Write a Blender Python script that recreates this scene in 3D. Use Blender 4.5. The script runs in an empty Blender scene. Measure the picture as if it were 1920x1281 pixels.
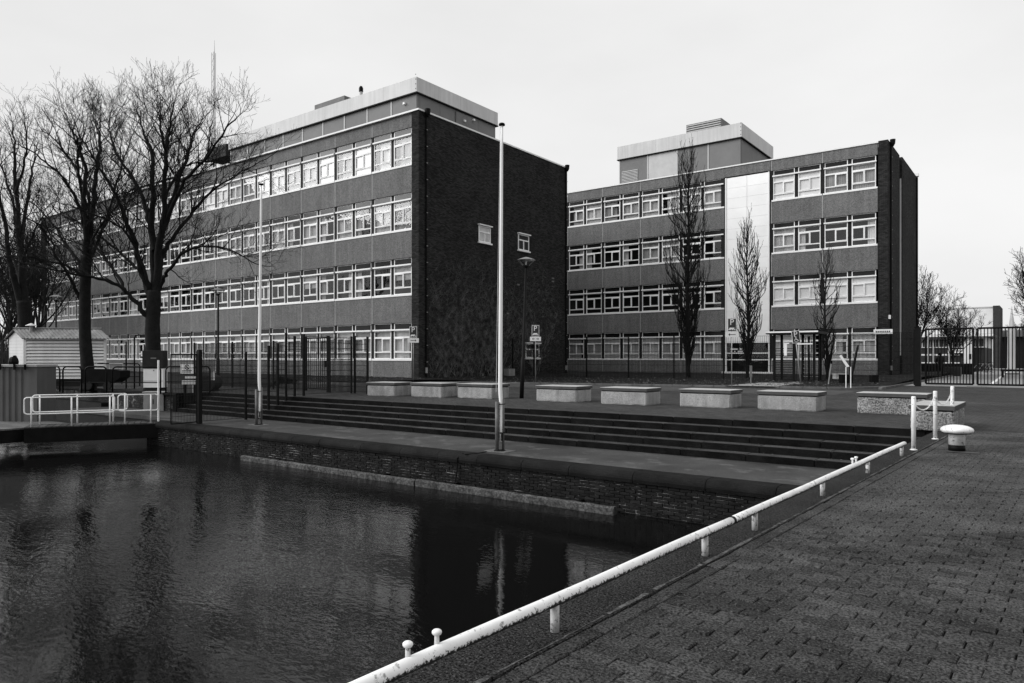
import bpy, math, random
from math import sin, cos, pi, radians, sqrt
from mathutils import Vector, Matrix
import numpy as np

SC = bpy.context.scene
COL = SC.collection
rnd = random.Random(7)

# ------------------------------------------------------------------ camera, sky, sun, exposure
HC, F = 1.4, 1340.0                       # eye height above the plaza, focal length in photo pixels (1920 wide)
YAW = math.atan2(0.5993, 0.8005)
cam = bpy.data.cameras.new("camera"); cam_o = bpy.data.objects.new("camera", cam); COL.objects.link(cam_o)
cam_o.location = (0, 0, HC); cam_o.rotation_euler = (pi/2, 0, YAW)
cam.sensor_width = 36; cam.lens = 36*F/1920
cam.shift_y = (672-640.5)/1920
cam.clip_start = 0.05; cam.clip_end = 2000
SC.camera = cam_o

SUN_EL, SUN_AZ = radians(33), radians(226)     # azimuth measured clockwise from +Y
W = bpy.data.worlds.new("World"); SC.world = W; W.use_nodes = True
nt = W.node_tree; nt.nodes.clear()
sky = nt.nodes.new("ShaderNodeTexSky"); sky.sky_type = 'NISHITA'; sky.sun_disc = False
sky.sun_elevation = SUN_EL; sky.sun_rotation = SUN_AZ; sky.dust_density = 4.0
bw = nt.nodes.new("ShaderNodeRGBToBW")
mx = nt.nodes.new("ShaderNodeMix"); mx.data_type = 'FLOAT'; mx.inputs[0].default_value = 0.90
mx.inputs[3].default_value = 9.2
bg = nt.nodes.new("ShaderNodeBackground"); bg.inputs[1].default_value = 0.1
wo = nt.nodes.new("ShaderNodeOutputWorld")
nt.links.new(sky.outputs[0], bw.inputs[0]); nt.links.new(bw.outputs[0], mx.inputs[2])
tc = nt.nodes.new("ShaderNodeTexCoord"); cmap = nt.nodes.new("ShaderNodeMapping"); cmap.inputs["Scale"].default_value = (1, 1, 2.6)
cn = nt.nodes.new("ShaderNodeTexNoise"); cn.inputs["Scale"].default_value = 1.5; cn.inputs["Detail"].default_value = 5; cn.inputs["Roughness"].default_value = 0.5
cr = nt.nodes.new("ShaderNodeMapRange"); cr.inputs[1].default_value = 0.3; cr.inputs[2].default_value = 0.7; cr.inputs[3].default_value = 0.91; cr.inputs[4].default_value = 1.09
cm = nt.nodes.new("ShaderNodeMath"); cm.operation = 'MULTIPLY'
nt.links.new(tc.outputs["Generated"], cmap.inputs[0]); nt.links.new(cmap.outputs[0], cn.inputs["Vector"]); nt.links.new(cn.outputs["Fac"], cr.inputs[0])
nt.links.new(mx.outputs[0], cm.inputs[0]); nt.links.new(cr.outputs[0], cm.inputs[1]); nt.links.new(cm.outputs[0], bg.inputs[0]); nt.links.new(bg.outputs[0], wo.inputs[0])

sl = bpy.data.lights.new("sun", 'SUN'); sl.energy = 3.0; sl.angle = radians(45)
so = bpy.data.objects.new("sun", sl); COL.objects.link(so)
sd = Vector((sin(SUN_AZ)*cos(SUN_EL), cos(SUN_AZ)*cos(SUN_EL), sin(SUN_EL)))
so.rotation_euler = sd.to_track_quat('Z', 'Y').to_euler()

SC.view_settings.view_transform = 'Standard'; SC.view_settings.look = 'None'
SC.view_settings.exposure = 0.0; SC.view_settings.gamma = 1.0; SC.view_settings.use_curve_mapping = False
SC.render.engine = 'CYCLES'
SC.cycles.max_bounces = 6; SC.cycles.transparent_max_bounces = 12
SC.cycles.use_denoising = True; SC.cycles.denoiser = "OPENIMAGEDENOISE"; SC.cycles.denoising_input_passes = "RGB_ALBEDO_NORMAL"; SC.cycles.denoising_prefilter = "ACCURATE"
SC.cycles.caustics_reflective = False; SC.cycles.caustics_refractive = False

# ------------------------------------------------------------------ survey helpers (photo pixel -> place)
def rd(r, d): return (0.8005*r-0.5993*d, 0.5993*r+0.8005*d)
def P3(px, py, d):
    r = (px-960)/F*d; x, y = rd(r, d); return Vector((x, y, HC+(672-py)*d/F))
def onz(px, py, z=0.0):
    d = (HC-z)*F/(py-672); return P3(px, py, d)
def onY(px, Y):
    t = (px-960)/F; d = Y/(0.5993*t+0.8005); return ((0.8005*t-0.5993)*d, d)
def onX(px, X):
    t = (px-960)/F; d = X/(0.8005*t-0.5993); return ((0.5993*t+0.8005)*d, d)
def zat(py, d): return HC+(672-py)*d/F

# ------------------------------------------------------------------ materials (all neutral: the photograph is black and white)
MATS = {}
def mat(name, g, rough=0.7, var=0.25, scale=3.0, fine=0.0, fscale=60.0, bump=0.0, bscale=40.0, objvar=0.0,
        spec=0.16, streak=0.0, metal=0.0, local=False, coat=0.0, spots=0.0, sscale=8.0, sval=0.6, smin=0.62):
    m = bpy.data.materials.new(name); m.use_nodes = True; n = m.node_tree; b = n.nodes["Principled BSDF"]
    L = n.links.new
    b.inputs["Roughness"].default_value = rough; b.inputs["Metallic"].default_value = metal
    b.inputs["Specular IOR Level"].default_value = spec
    if coat: b.inputs["Coat Weight"].default_value = coat; b.inputs["Coat Roughness"].default_value = 0.08
    if local: co = n.nodes.new("ShaderNodeTexCoord").outputs["Object"]
    else: co = n.nodes.new("ShaderNodeNewGeometry").outputs["Position"]
    def noise(s, detail=4, vec=None, r=0.6):
        t = n.nodes.new("ShaderNodeTexNoise"); t.inputs["Scale"].default_value = s; t.inputs["Detail"].default_value = detail
        t.inputs["Roughness"].default_value = r
        L(vec or co, t.inputs["Vector"]); return t.outputs["Fac"]
    def rng(v, a, bb, lo=0.3, hi=0.7):
        q = n.nodes.new("ShaderNodeMapRange"); L(v, q.inputs[0]); q.inputs[1].default_value = lo; q.inputs[2].default_value = hi
        q.inputs[3].default_value = a; q.inputs[4].default_value = bb; return q.outputs[0]
    def mul(a, bb):
        q = n.nodes.new("ShaderNodeMath"); q.operation = 'MULTIPLY'; L(a, q.inputs[0])
        if isinstance(bb, float): q.inputs[1].default_value = bb
        else: L(bb, q.inputs[1])
        return q.outputs[0]
    v = mul(rng(noise(scale), 1-var, 1+var), float(g))
    if fine: v = mul(v, rng(noise(fscale, 2), 1-fine, 1+fine, .38, .62))
    if streak:
        mp = n.nodes.new("ShaderNodeMapping"); L(co, mp.inputs[0]); mp.inputs["Scale"].default_value = (3.0, 3.0, 0.18)
        v = mul(v, rng(noise(1.6, 5, mp.outputs[0]), 1-streak, 1+streak))
    if objvar:
        oi = n.nodes.new("ShaderNodeObjectInfo"); v = mul(v, rng(oi.outputs["Random"], 1-objvar, 1+objvar, 0, 1))
    if spots:
        f = rng(noise(sscale, 6, None, 0.7), 0, spots, smin, smin+0.08)
        q = n.nodes.new("ShaderNodeMix"); q.data_type = 'FLOAT'; L(f, q.inputs[0]); L(v, q.inputs[2]); q.inputs[3].default_value = sval
        v = q.outputs[0]
    L(v, b.inputs["Base Color"])
    if bump:
        bp = n.nodes.new("ShaderNodeBump"); bp.inputs["Strength"].default_value = bump; bp.inputs["Distance"].default_value = 0.02
        L(noise(bscale, 4), bp.inputs["Height"]); L(bp.outputs[0], b.inputs["Normal"])
    MATS[name] = m; return m

M_panel  = mat("aggregate_concrete", 0.15, 0.85, 0.10, 0.9, fine=0.34, fscale=26, bump=0.3, bscale=40, objvar=0.05, streak=0.14, spec=0.08)
M_seal   = mat("pale_seal", 0.42, 0.8, 0.2)
M_white  = mat("white_paint", 0.84, 0.45, 0.05, 2.0)
M_cap    = mat("white_roof_trim", 0.80, 0.4, 0.06, 2.0)
M_dark   = mat("dark_timber", 0.02, 0.6, 0.2, spec=0.06)
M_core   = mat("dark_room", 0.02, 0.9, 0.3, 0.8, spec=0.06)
M_curt   = mat("curtain_cloth", 0.5, 0.9, 0.15, 2.0, objvar=0.35)
M_fascia = mat("pale_metal_fascia", 0.56, 0.45, 0.07, 0.5, streak=0.10, objvar=0.05)
M_pent   = mat("grey_roof_panel", 0.18, 0.6, 0.08, 1.0, objvar=0.07)
M_post   = mat("pale_steel", 0.5, 0.4, 0.08, 2)
M_roof   = mat("roof_felt", 0.10, 0.9, 0.2)
M_unit   = mat("roof_unit_grey", 0.16, 0.6, 0.15)
M_black  = mat("black_paint", 0.007, 0.45, 0.3, 4, spec=0.06)
M_fence  = mat("dark_fence_coat", 0.009, 0.5, 0.2, spec=0.06)
M_glassw = mat("white_stair_panel", 0.90, 0.25, 0.05, 0.8, objvar=0.03, spec=0.6, coat=0.4)
M_conc   = mat("block_concrete", 0.27, 0.85, 0.22, 2.2, fine=0.25, fscale=55, bump=0.35, bscale=30, streak=0.20, local=False, spots=0.6, sscale=16, sval=0.09, smin=0.60)
M_concr  = mat("rough_block_concrete", 0.2, 0.9, 0.3, 3, fine=0.65, fscale=30, bump=0.7, bscale=34, streak=0.15)
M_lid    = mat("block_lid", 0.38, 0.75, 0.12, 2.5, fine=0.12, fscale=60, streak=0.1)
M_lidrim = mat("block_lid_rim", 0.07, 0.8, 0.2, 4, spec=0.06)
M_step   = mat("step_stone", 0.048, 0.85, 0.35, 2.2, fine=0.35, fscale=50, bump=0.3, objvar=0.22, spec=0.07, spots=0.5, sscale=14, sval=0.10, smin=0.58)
M_riser  = mat("dark_riser", 0.0075, 0.9, 0.5, 2.5, fine=0.4, fscale=60, bump=0.4, spec=0.04, spots=0.4, sscale=30, sval=0.05, smin=0.68)
M_cope   = mat("coping_stone", 0.013, 0.8, 0.35, 2.0, fine=0.4, fscale=70, bump=0.4, objvar=0.15, spec=0.06, spots=0.8, sscale=26, sval=0.16, smin=0.68)
M_quay   = mat("quay_screed", 0.046, 0.7, 0.45, 0.55, fine=0.2, fscale=40, bump=0.15, spec=0.14, spots=0.7, sscale=1.3, sval=0.10, smin=0.535)
M_qbrick = mat("wet_dark_brick", 0.01, 0.6, 0.4, 3.0, fine=0.3, fscale=60, bump=0.5, objvar=0.35, spec=0.1)
M_mortar = mat("limed_mortar", 0.012, 0.9, 0.3, 3, spots=1.0, sscale=3.2, sval=0.34, smin=0.50, spec=0.06)
M_rbrick = mat("old_wall_brick", 0.03, 0.85, 0.4, 2.5, fine=0.3, bump=0.3, objvar=0.3, spots=0.9, sscale=2.0, sval=0.26, smin=0.6, spec=0.06)
M_paver  = mat("clinker_paver", 0.048, 0.85, 0.45, 1.3, fine=0.7, fscale=70, bump=0.8, bscale=90, objvar=0.34, spec=0.08, spots=0.8, sscale=75, sval=0.15, smin=0.56)
M_bed    = mat("joint_sand", 0.006, 0.95, 0.4, 8, fine=0.4, fscale=90, spec=0.06)
M_edge   = mat("edge_concrete", 0.023, 0.85, 0.3, 2.0, fine=0.9, fscale=70, bump=0.6, bscale=90, spots=0.8, sscale=75, sval=0.14, smin=0.565, spec=0.06)
M_line   = mat("pale_joint_line", 0.085, 0.9, 0.55, 9.0, fine=0.5, fscale=60)
M_rail   = mat("worn_white_pipe", 0.80, 0.45, 0.10, 5.0, spots=0.8, sscale=20, sval=0.16, smin=0.57)
M_wornp  = mat("rusty_post_paint", 0.50, 0.6, 0.25, 9.0, spots=0.95, sscale=24, sval=0.04, smin=0.53, streak=.2)
M_bark   = mat("bare_bark", 0.012, 0.9, 0.35, 5.0, fine=0.3, fscale=40, bump=0.6, bscale=20, spec=0.15)
M_twig   = mat("bare_twig", 0.012, 0.9, 0.2, 3.0, spec=0.1)
M_fartwig= mat("far_twig", 0.03, 0.9, 0.3, 1.0, spec=0.1)
M_vine   = mat("vine_stem", 0.085, 0.9, 0.85, 2.5, spec=0.1)
M_lawn   = mat("winter_grass", 0.015, 0.95, 0.35, 0.7, fine=0.5, fscale=14, bump=0.8, bscale=12, spec=0.1)
M_leaf   = mat("fallen_leaf", 0.085, 0.9, 0.5, 8.0)
M_kerb   = mat("kerb_stone", 0.12, 0.85, 0.25, 2.5, fine=0.2, objvar=0.15, spec=0.06)
M_soil   = mat("dark_ground", 0.025, 0.95, 0.3, 0.3, fine=0.3, fscale=8, spec=0.06)
M_road   = mat("pale_asphalt", 0.26, 0.9, 0.18, 0.5, fine=0.25, fscale=25)
M_steel  = mat("galvanised_steel", 0.30, 0.45, 0.2, 4.0, metal=0.3)
M_steeld = mat("dull_steel_socket", 0.13, 0.5, 0.3, 5.0, metal=0.2, streak=0.2)
M_lamp   = mat("lamp_green_black", 0.01, 0.5, 0.2, spec=0.06)
M_lampt  = mat("lamp_hood", 0.16, 0.4, 0.1)
M_sidew  = mat("white_board_siding", 0.62, 0.6, 0.08, 1.5, streak=0.08)
M_tile   = mat("corrugated_sheet", 0.19, 0.8, 0.3, 1.2, fine=0.25, streak=0.2)
M_cont   = mat("grey_corrugated_steel", 0.085, 0.55, 0.12, 1.2, streak=0.12)
M_contt  = mat("pale_rim_steel", 0.30, 0.5, 0.2, 2)
M_deck   = mat("grey_deck_board", 0.06, 0.85, 0.35, 2.0, fine=0.3, fscale=40, objvar=0.25, bump=0.3, spec=0.06)
M_deckl  = mat("pale_deck_board", 0.1, 0.8, 0.25, 2.0, fine=0.2, objvar=0.2)
M_beam   = mat("weathered_beam", 0.065, 0.9, 0.5, 5.0, fine=0.5, fscale=25, bump=0.8, bscale=18)
M_box    = mat("white_cabinet", 0.74, 0.5, 0.05)
M_boxg   = mat("pale_stone_cabinet", 0.28, 0.85, 0.2, 3)
M_boxd   = mat("dark_cabinet", 0.025, 0.5, 0.2, spec=0.06)
M_sign   = mat("sign_blue", 0.04, 0.4, 0.1)
M_signw  = mat("sign_white", 0.80, 0.4, 0.04)
M_signb  = mat("sign_black", 0.012, 0.5, 0.1)
M_signrim= mat("sign_rim", 0.7, 0.4, 0.1)
M_wall   = mat("far_white_render", 0.70, 0.8, 0.08, 0.5)
M_fdark  = mat("far_dark_band", 0.035, 0.5, 0.2)
M_chim   = mat("far_brick", 0.04, 0.9, 0.2)
M_hedge  = mat("dark_hedge", 0.014, 0.9, 0.5, 3, fine=0.5, fscale=20, bump=1.0, spec=0.06)
M_coat   = mat("dark_coat", 0.012, 0.9, 0.2, spec=0.06)
M_skin   = mat("skin_grey", 0.20, 0.7, 0.1)

def brick_gable():
    m = bpy.data.materials.new("dark_ribbed_brick"); m.use_nodes = True; n = m.node_tree; b = n.nodes["Principled BSDF"]; L = n.links.new
    b.inputs["Roughness"].default_value = 0.9; b.inputs["Specular IOR Level"].default_value = 0.06
    g = n.nodes.new("ShaderNodeNewGeometry"); sp = n.nodes.new("ShaderNodeSeparateXYZ"); L(g.outputs["Position"], sp.inputs[0])
    ad = n.nodes.new("ShaderNodeMath"); ad.operation = 'ADD'; L(sp.outputs[0], ad.inputs[0]); L(sp.outputs[1], ad.inputs[1])
    cb = n.nodes.new("ShaderNodeCombineXYZ"); L(ad.outputs[0], cb.inputs[0]); L(sp.outputs[2], cb.inputs[1])
    bt = n.nodes.new("ShaderNodeTexBrick"); L(cb.outputs[0], bt.inputs["Vector"])
    bt.inputs["Scale"].default_value = 1.0; bt.inputs["Brick Width"].default_value = 0.22; bt.inputs["Row Height"].default_value = 0.066
    bt.inputs["Mortar Size"].default_value = 0.008; bt.inputs["Bias"].default_value = 0.0
    bt.inputs["Color1"].default_value = (0.018, 0.018, 0.018, 1); bt.inputs["Color2"].default_value = (0.050, 0.050, 0.050, 1)
    bt.inputs["Mortar"].default_value = (0.010, 0.010, 0.010, 1)
    t = n.nodes.new("ShaderNodeTexNoise"); t.inputs["Scale"].default_value = 0.5; t.inputs["Detail"].default_value = 6; L(g.outputs["Position"], t.inputs["Vector"])
    mr = n.nodes.new("ShaderNodeMapRange"); L(t.outputs["Fac"], mr.inputs[0]); mr.inputs[1].default_value = .3; mr.inputs[2].default_value = .7; mr.inputs[3].default_value = .8; mr.inputs[4].default_value = 1.2
    mu = n.nodes.new("ShaderNodeMix"); mu.data_type = 'RGBA'; mu.blend_type = 'MULTIPLY'; mu.inputs[0].default_value = 1.0
    L(bt.outputs["Color"], mu.inputs[6]); L(mr.outputs[0], mu.inputs[7]); L(mu.outputs[2], b.inputs["Base Color"])
    bp = n.nodes.new("ShaderNodeBump"); bp.inputs["Strength"].default_value = 0.6; bp.inputs["Distance"].default_value = 0.02; bp.invert = True
    L(bt.outputs["Fac"], bp.inputs["Height"]); L(bp.outputs[0], b.inputs["Normal"])
    return m
M_gable = brick_gable()

def paving_far():
    m = bpy.data.materials.new("plaza_clinker"); m.use_nodes = True; n = m.node_tree; b = n.nodes["Principled BSDF"]; L = n.links.new
    b.inputs["Roughness"].default_value = 0.85; b.inputs["Specular IOR Level"].default_value = 0.08
    g = n.nodes.new("ShaderNodeNewGeometry")
    mp = n.nodes.new("ShaderNodeMapping"); L(g.outputs["Position"], mp.inputs[0]); mp.inputs["Rotation"].default_value = (0, 0, radians(2.35))
    bt = n.nodes.new("ShaderNodeTexBrick"); L(mp.outputs[0], bt.inputs["Vector"])
    bt.inputs["Scale"].default_value = 1.0; bt.inputs["Brick Width"].default_value = 0.21; bt.inputs["Row Height"].default_value = 0.105
    bt.inputs["Mortar Size"].default_value = 0.006
    bt.inputs["Color1"].default_value = (0.036,)*3+(1,); bt.inputs["Color2"].default_value = (0.062,)*3+(1,); bt.inputs["Mortar"].default_value = (0.012,)*3+(1,)
    prev = bt.outputs["Color"]
    for sc, lo, hi in ((0.35, .72, 1.28), (5.0, .8, 1.2), (90.0, .6, 1.4)):
        t = n.nodes.new("ShaderNodeTexNoise"); t.inputs["Scale"].default_value = sc; t.inputs["Detail"].default_value = 4; L(g.outputs["Position"], t.inputs["Vector"])
        mr = n.nodes.new("ShaderNodeMapRange"); L(t.outputs["Fac"], mr.inputs[0]); mr.inputs[1].default_value = .3; mr.inputs[2].default_value = .7; mr.inputs[3].default_value = lo; mr.inputs[4].default_value = hi
        mu = n.nodes.new("ShaderNodeMix"); mu.data_type = 'RGBA'; mu.blend_type = 'MULTIPLY'; mu.inputs[0].default_value = 1.0
        L(prev, mu.inputs[6]); L(mr.outputs[0], mu.inputs[7]); prev = mu.outputs[2]
    L(prev, b.inputs["Base Color"])
    bp = n.nodes.new("ShaderNodeBump"); bp.inputs["Strength"].default_value = 0.5; bp.inputs["Distance"].default_value = 0.01; bp.invert = True
    L(bt.outputs["Fac"], bp.inputs["Height"]); L(bp.outputs[0], b.inputs["Normal"])
    return m
M_plaza = paving_far()

def glass(name, refl=1.9, bump=0.02):
    m = bpy.data.materials.new(name); m.use_nodes = True; n = m.node_tree; n.nodes.clear(); L = n.links.new
    o = n.nodes.new("ShaderNodeOutputMaterial"); mixs = n.nodes.new("ShaderNodeMixShader")
    tr = n.nodes.new("ShaderNodeBsdfTransparent"); tr.inputs[0].default_value = (0.94, 0.94, 0.94, 1)
    gl = n.nodes.new("ShaderNodeBsdfGlossy"); gl.inputs["Roughness"].default_value = 0.01
    lw = n.nodes.new("ShaderNodeLayerWeight"); lw.inputs[0].default_value = 0.5
    pw = n.nodes.new("ShaderNodeMath"); pw.operation = 'POWER'; pw.inputs[1].default_value = 4.0; L(lw.outputs["Facing"], pw.inputs[0])
    f0 = ((refl-1)/(refl+1))**2
    fr = n.nodes.new("ShaderNodeMapRange"); fr.inputs[3].default_value = f0; fr.inputs[4].default_value = 1.0; L(pw.outputs[0], fr.inputs[0])
    nz = n.nodes.new("ShaderNodeTexNoise"); nz.inputs["Scale"].default_value = 1.3; g = n.nodes.new("ShaderNodeNewGeometry"); L(g.outputs["Position"], nz.inputs["Vector"])
    bp = n.nodes.new("ShaderNodeBump"); bp.inputs["Strength"].default_value = bump*5; bp.inputs["Distance"].default_value = 0.05
    L(nz.outputs["Fac"], bp.inputs["Height"]); L(bp.outputs[0], gl.inputs["Normal"])
    L(fr.outputs[0], mixs.inputs[0]); L(tr.outputs[0], mixs.inputs[1]); L(gl.outputs[0], mixs.inputs[2]); L(mixs.outputs[0], o.inputs[0])
    return m
M_glass = glass("window_glass", 1.75)
M_dpane = mat("dark_top_light", 0.010, 0.12, 0.1, spec=0.25)

def water_mat():
    m = bpy.data.materials.new("canal_water"); m.use_nodes = True; n = m.node_tree; b = n.nodes["Principled BSDF"]; L = n.links.new
    b.inputs["Base Color"].default_value = (0.004, 0.004, 0.004, 1); b.inputs["Roughness"].default_value = 0.01; b.inputs["IOR"].default_value = 1.25
    g = n.nodes.new("ShaderNodeNewGeometry")
    def nz(scale, vec, det=3, rough=0.5):
        mp = n.nodes.new("ShaderNodeMapping"); L(g.outputs["Position"], mp.inputs[0]); mp.inputs["Scale"].default_value = vec; mp.inputs["Rotation"].default_value = (0, 0, radians(25))
        t = n.nodes.new("ShaderNodeTexNoise"); t.inputs["Scale"].default_value = scale; t.inputs["Detail"].default_value = det; t.inputs["Roughness"].default_value = rough
        L(mp.outputs[0], t.inputs["Vector"]); return t.outputs["Fac"]
    def op(k, a, c):
        q = n.nodes.new("ShaderNodeMath"); q.operation = k
        for i, v in enumerate((a, c)):
            if isinstance(v, float): q.inputs[i].default_value = v
            else: L(v, q.inputs[i])
        return q.outputs[0]
    h = op('ADD', op('MULTIPLY', nz(1.6, (1, 1.9, 1)), 0.9), op('MULTIPLY', nz(8.5, (1, 2.0, 1), 2), 0.52))
    patch = nz(0.22, (1, 1, 1), 2)
    mr = n.nodes.new("ShaderNodeMapRange"); L(patch, mr.inputs[0]); mr.inputs[1].default_value = .38; mr.inputs[2].default_value = .62; mr.inputs[3].default_value = .25; mr.inputs[4].default_value = 1.15
    # calmer towards the sheltered quay corner (larger X)
    sp = n.nodes.new("ShaderNodeSeparateXYZ"); L(g.outputs["Position"], sp.inputs[0])
    mx_ = n.nodes.new("ShaderNodeMapRange"); L(sp.outputs[0], mx_.inputs[0]); mx_.inputs[1].default_value = -14.0; mx_.inputs[2].default_value = -4.0; mx_.inputs[3].default_value = 1.0; mx_.inputs[4].default_value = 0.30
    h = op('MULTIPLY', h, op('MULTIPLY', mr.outputs[0], mx_.outputs[0]))
    bp = n.nodes.new("ShaderNodeBump"); bp.inputs["Strength"].default_value = 0.155; bp.inputs["Distance"].default_value = 0.10
    L(h, bp.inputs["Height"]); L(bp.outputs[0], b.inputs["Normal"])
    return m
M_water = water_mat()

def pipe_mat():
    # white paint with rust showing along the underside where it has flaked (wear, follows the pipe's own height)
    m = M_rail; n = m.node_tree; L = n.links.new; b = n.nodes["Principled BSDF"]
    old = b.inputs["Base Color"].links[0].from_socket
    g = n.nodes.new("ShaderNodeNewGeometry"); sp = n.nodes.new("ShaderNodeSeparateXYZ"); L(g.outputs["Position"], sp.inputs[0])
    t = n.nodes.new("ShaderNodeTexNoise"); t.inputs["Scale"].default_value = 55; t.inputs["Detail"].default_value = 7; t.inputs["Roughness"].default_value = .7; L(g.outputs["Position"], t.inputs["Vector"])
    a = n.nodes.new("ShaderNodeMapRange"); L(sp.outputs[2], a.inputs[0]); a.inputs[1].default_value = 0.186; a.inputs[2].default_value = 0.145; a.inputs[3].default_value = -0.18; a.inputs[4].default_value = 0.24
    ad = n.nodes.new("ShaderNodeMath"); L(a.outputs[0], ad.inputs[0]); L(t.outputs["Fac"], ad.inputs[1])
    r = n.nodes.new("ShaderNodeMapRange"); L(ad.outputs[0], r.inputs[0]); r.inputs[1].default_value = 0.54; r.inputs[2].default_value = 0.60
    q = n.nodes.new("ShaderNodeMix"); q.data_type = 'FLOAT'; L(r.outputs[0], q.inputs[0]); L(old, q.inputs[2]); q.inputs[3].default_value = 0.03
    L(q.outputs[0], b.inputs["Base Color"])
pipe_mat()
M_wornw = mat("chipped_white_paint", 0.76, 0.5, 0.14, 6.0, spots=0.9, sscale=20, sval=0.10, smin=0.565, streak=.12)

# ------------------------------------------------------------------ mesh helpers
class MB:
    def __init__(s): s.v = []; s.f = []
    def box(s, x0, x1, y0, y1, z0, z1):
        i = len(s.v); s.v += [(x0,y0,z0),(x1,y0,z0),(x1,y1,z0),(x0,y1,z0),(x0,y0,z1),(x1,y0,z1),(x1,y1,z1),(x0,y1,z1)]
        s.f += [(i,i+3,i+2,i+1),(i+4,i+5,i+6,i+7),(i,i+1,i+5,i+4),(i+1,i+2,i+6,i+5),(i+2,i+3,i+7,i+6),(i+3,i,i+4,i+7)]; return s
    def bbox(s, x0, x1, y0, y1, z0, z1, c=0.01):
        """box with a chamfered top edge and vertical edges"""
        i = len(s.v)
        def ring(a, z): return [(x0+a+c,y0+a,z),(x1-a-c,y0+a,z),(x1-a,y0+a+c,z),(x1-a,y1-a-c,z),(x1-a-c,y1-a,z),(x0+a+c,y1-a,z),(x0+a,y1-a-c,z),(x0+a,y0+a+c,z)]
        s.v += ring(0, z0)+ring(0, z1-c)+ring(c, z1)
        for k in range(2):
            for j in range(8): s.f.append((i+8*k+j, i+8*k+(j+1)%8, i+8*k+8+(j+1)%8, i+8*k+8+j))
        s.f.append(tuple(i+16+j for j in range(8))); s.f.append(tuple(i+7-j for j in range(8))); return s
    def quad(s, a, b, c, d): i = len(s.v); s.v += [tuple(a),tuple(b),tuple(c),tuple(d)]; s.f.append((i,i+1,i+2,i+3)); return s
    def prism(s, poly, axis, a0, a1):
        """extrude a 2-D polygon along axis ('x','y','z')"""
        i = len(s.v); n = len(poly)
        def p(u, w, a): return {'x': (a,u,w), 'y': (u,a,w), 'z': (u,w,a)}[axis]
        s.v += [p(u,w,a0) for u,w in poly]+[p(u,w,a1) for u,w in poly]
        s.f += [(i+j, i+(j+1)%n, i+n+(j+1)%n, i+n+j) for j in range(n)]
        s.f.append(tuple(i+n-1-j for j in range(n))); s.f.append(tuple(i+n+j for j in range(n))); return s
    def tube(s, pts, radii, n=6, cap=True):
        pts = [Vector(p) for p in pts]
        if not isinstance(radii, (list, tuple)): radii = [radii]*len(pts)
        i = len(s.v); m = len(pts)
        up = Vector((0.21, 0.13, 1.0))
        d0 = (pts[-1]-pts[0])
        if d0.length > 1e-6 and abs(d0.normalized().dot(up.normalized())) > 0.85: up = Vector((1, 0.3, 0.05))
        for k in range(m):
            t = (pts[min(k+1,m-1)]-pts[max(k-1,0)])
            if t.length < 1e-9: t = Vector((0,0,1))
            t.normalize(); u = t.cross(up)
            if u.length < 1e-6: u = t.cross(Vector((1,0,0)))
            u.normalize(); w = t.cross(u); r = radii[k]; p = pts[k]
            for j in range(n):
                a = 2*pi*j/n; q = p+(u*cos(a)+w*sin(a))*r; s.v.append((q.x,q.y,q.z))
        for k in range(m-1):
            for j in range(n):
                j2 = (j+1)%n; s.f.append((i+k*n+j, i+k*n+j2, i+(k+1)*n+j2, i+(k+1)*n+j))
        if cap and n > 2: s.f.append(tuple(i+n-1-j for j in range(n))); s.f.append(tuple(i+(m-1)*n+j for j in range(n)))
        return s
    def lathe(s, prof, c=(0,0,0), n=24):
        i = len(s.v)
        for r, z in prof:
            for j in range(n): a = 2*pi*j/n; s.v.append((c[0]+r*cos(a), c[1]+r*sin(a), c[2]+z))
        for k in range(len(prof)-1):
            for j in range(n): j2 = (j+1)%n; s.f.append((i+k*n+j, i+k*n+j2, i+(k+1)*n+j2, i+(k+1)*n+j))
        s.f.append(tuple(i+n-1-j for j in range(n))); s.f.append(tuple(i+(len(prof)-1)*n+j for j in range(n))); return s
    def mesh(s, name, m=None, off=(0,0,0), smooth=False):
        me = bpy.data.meshes.new(name)
        if s.v:
            v = np.array(s.v, float)-np.array(off, float); me.from_pydata(v.tolist(), [], s.f)
        if m: me.materials.append(m)
        if smooth: me.polygons.foreach_set("use_smooth", [True]*len(me.polygons))
        me.update(); return me
    def build(s, name, m, parent=None, smooth=False, world=True):
        """world=True: coordinates are world ones, the parent being only moved (not turned)"""
        off = parent_world(parent) if (parent is not None and world) else (0,0,0)
        return link(name, s.mesh(name, m, off, smooth), parent)
def parent_world(p):
    v = Vector((0,0,0))
    while p is not None: v += p.location; p = p.parent
    return v
def link(name, me, parent=None, loc=(0,0,0), rotz=0):
    o = bpy.data.objects.new(name, me); COL.objects.link(o); o.parent = parent; o.location = loc
    if rotz: o.rotation_euler = (0,0,rotz)
    return o
def tag(o, label=None, cat=None, group=None, kind=None):
    if label: o["label"] = label
    if cat: o["category"] = cat
    if group: o["group"] = group
    if kind: o["kind"] = kind
    return o
def thing(name, label, cat, loc=(0,0,0), rotz=0, group=None):
    o = bpy.data.objects.new(name, None); COL.objects.link(o); o.location = loc; o.rotation_euler = (0,0,rotz); o.empty_display_size = .2
    return tag(o, label, cat, group)
def structure(name, mb, m, **k): return tag(mb.build(name, m, None, **k), kind='structure')
KIDS = {}
def kids(o): return [c for c in bpy.data.objects if c.parent == o] if o.name not in KIDS else KIDS[o.name]
def dup(root, loc, rotz=0.0, label=None, group=None, scale=None):
    def cp(o, par):
        c = o.copy(); COL.objects.link(c); c.parent = par
        for ch in list(o.children): cp(ch, c)
        return c
    r = cp(root, None); r.location = loc; r.rotation_euler = (0,0,rotz)
    if label: r["label"] = label
    if group: r["group"] = group
    if scale: r.scale = scale
    return r
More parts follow.
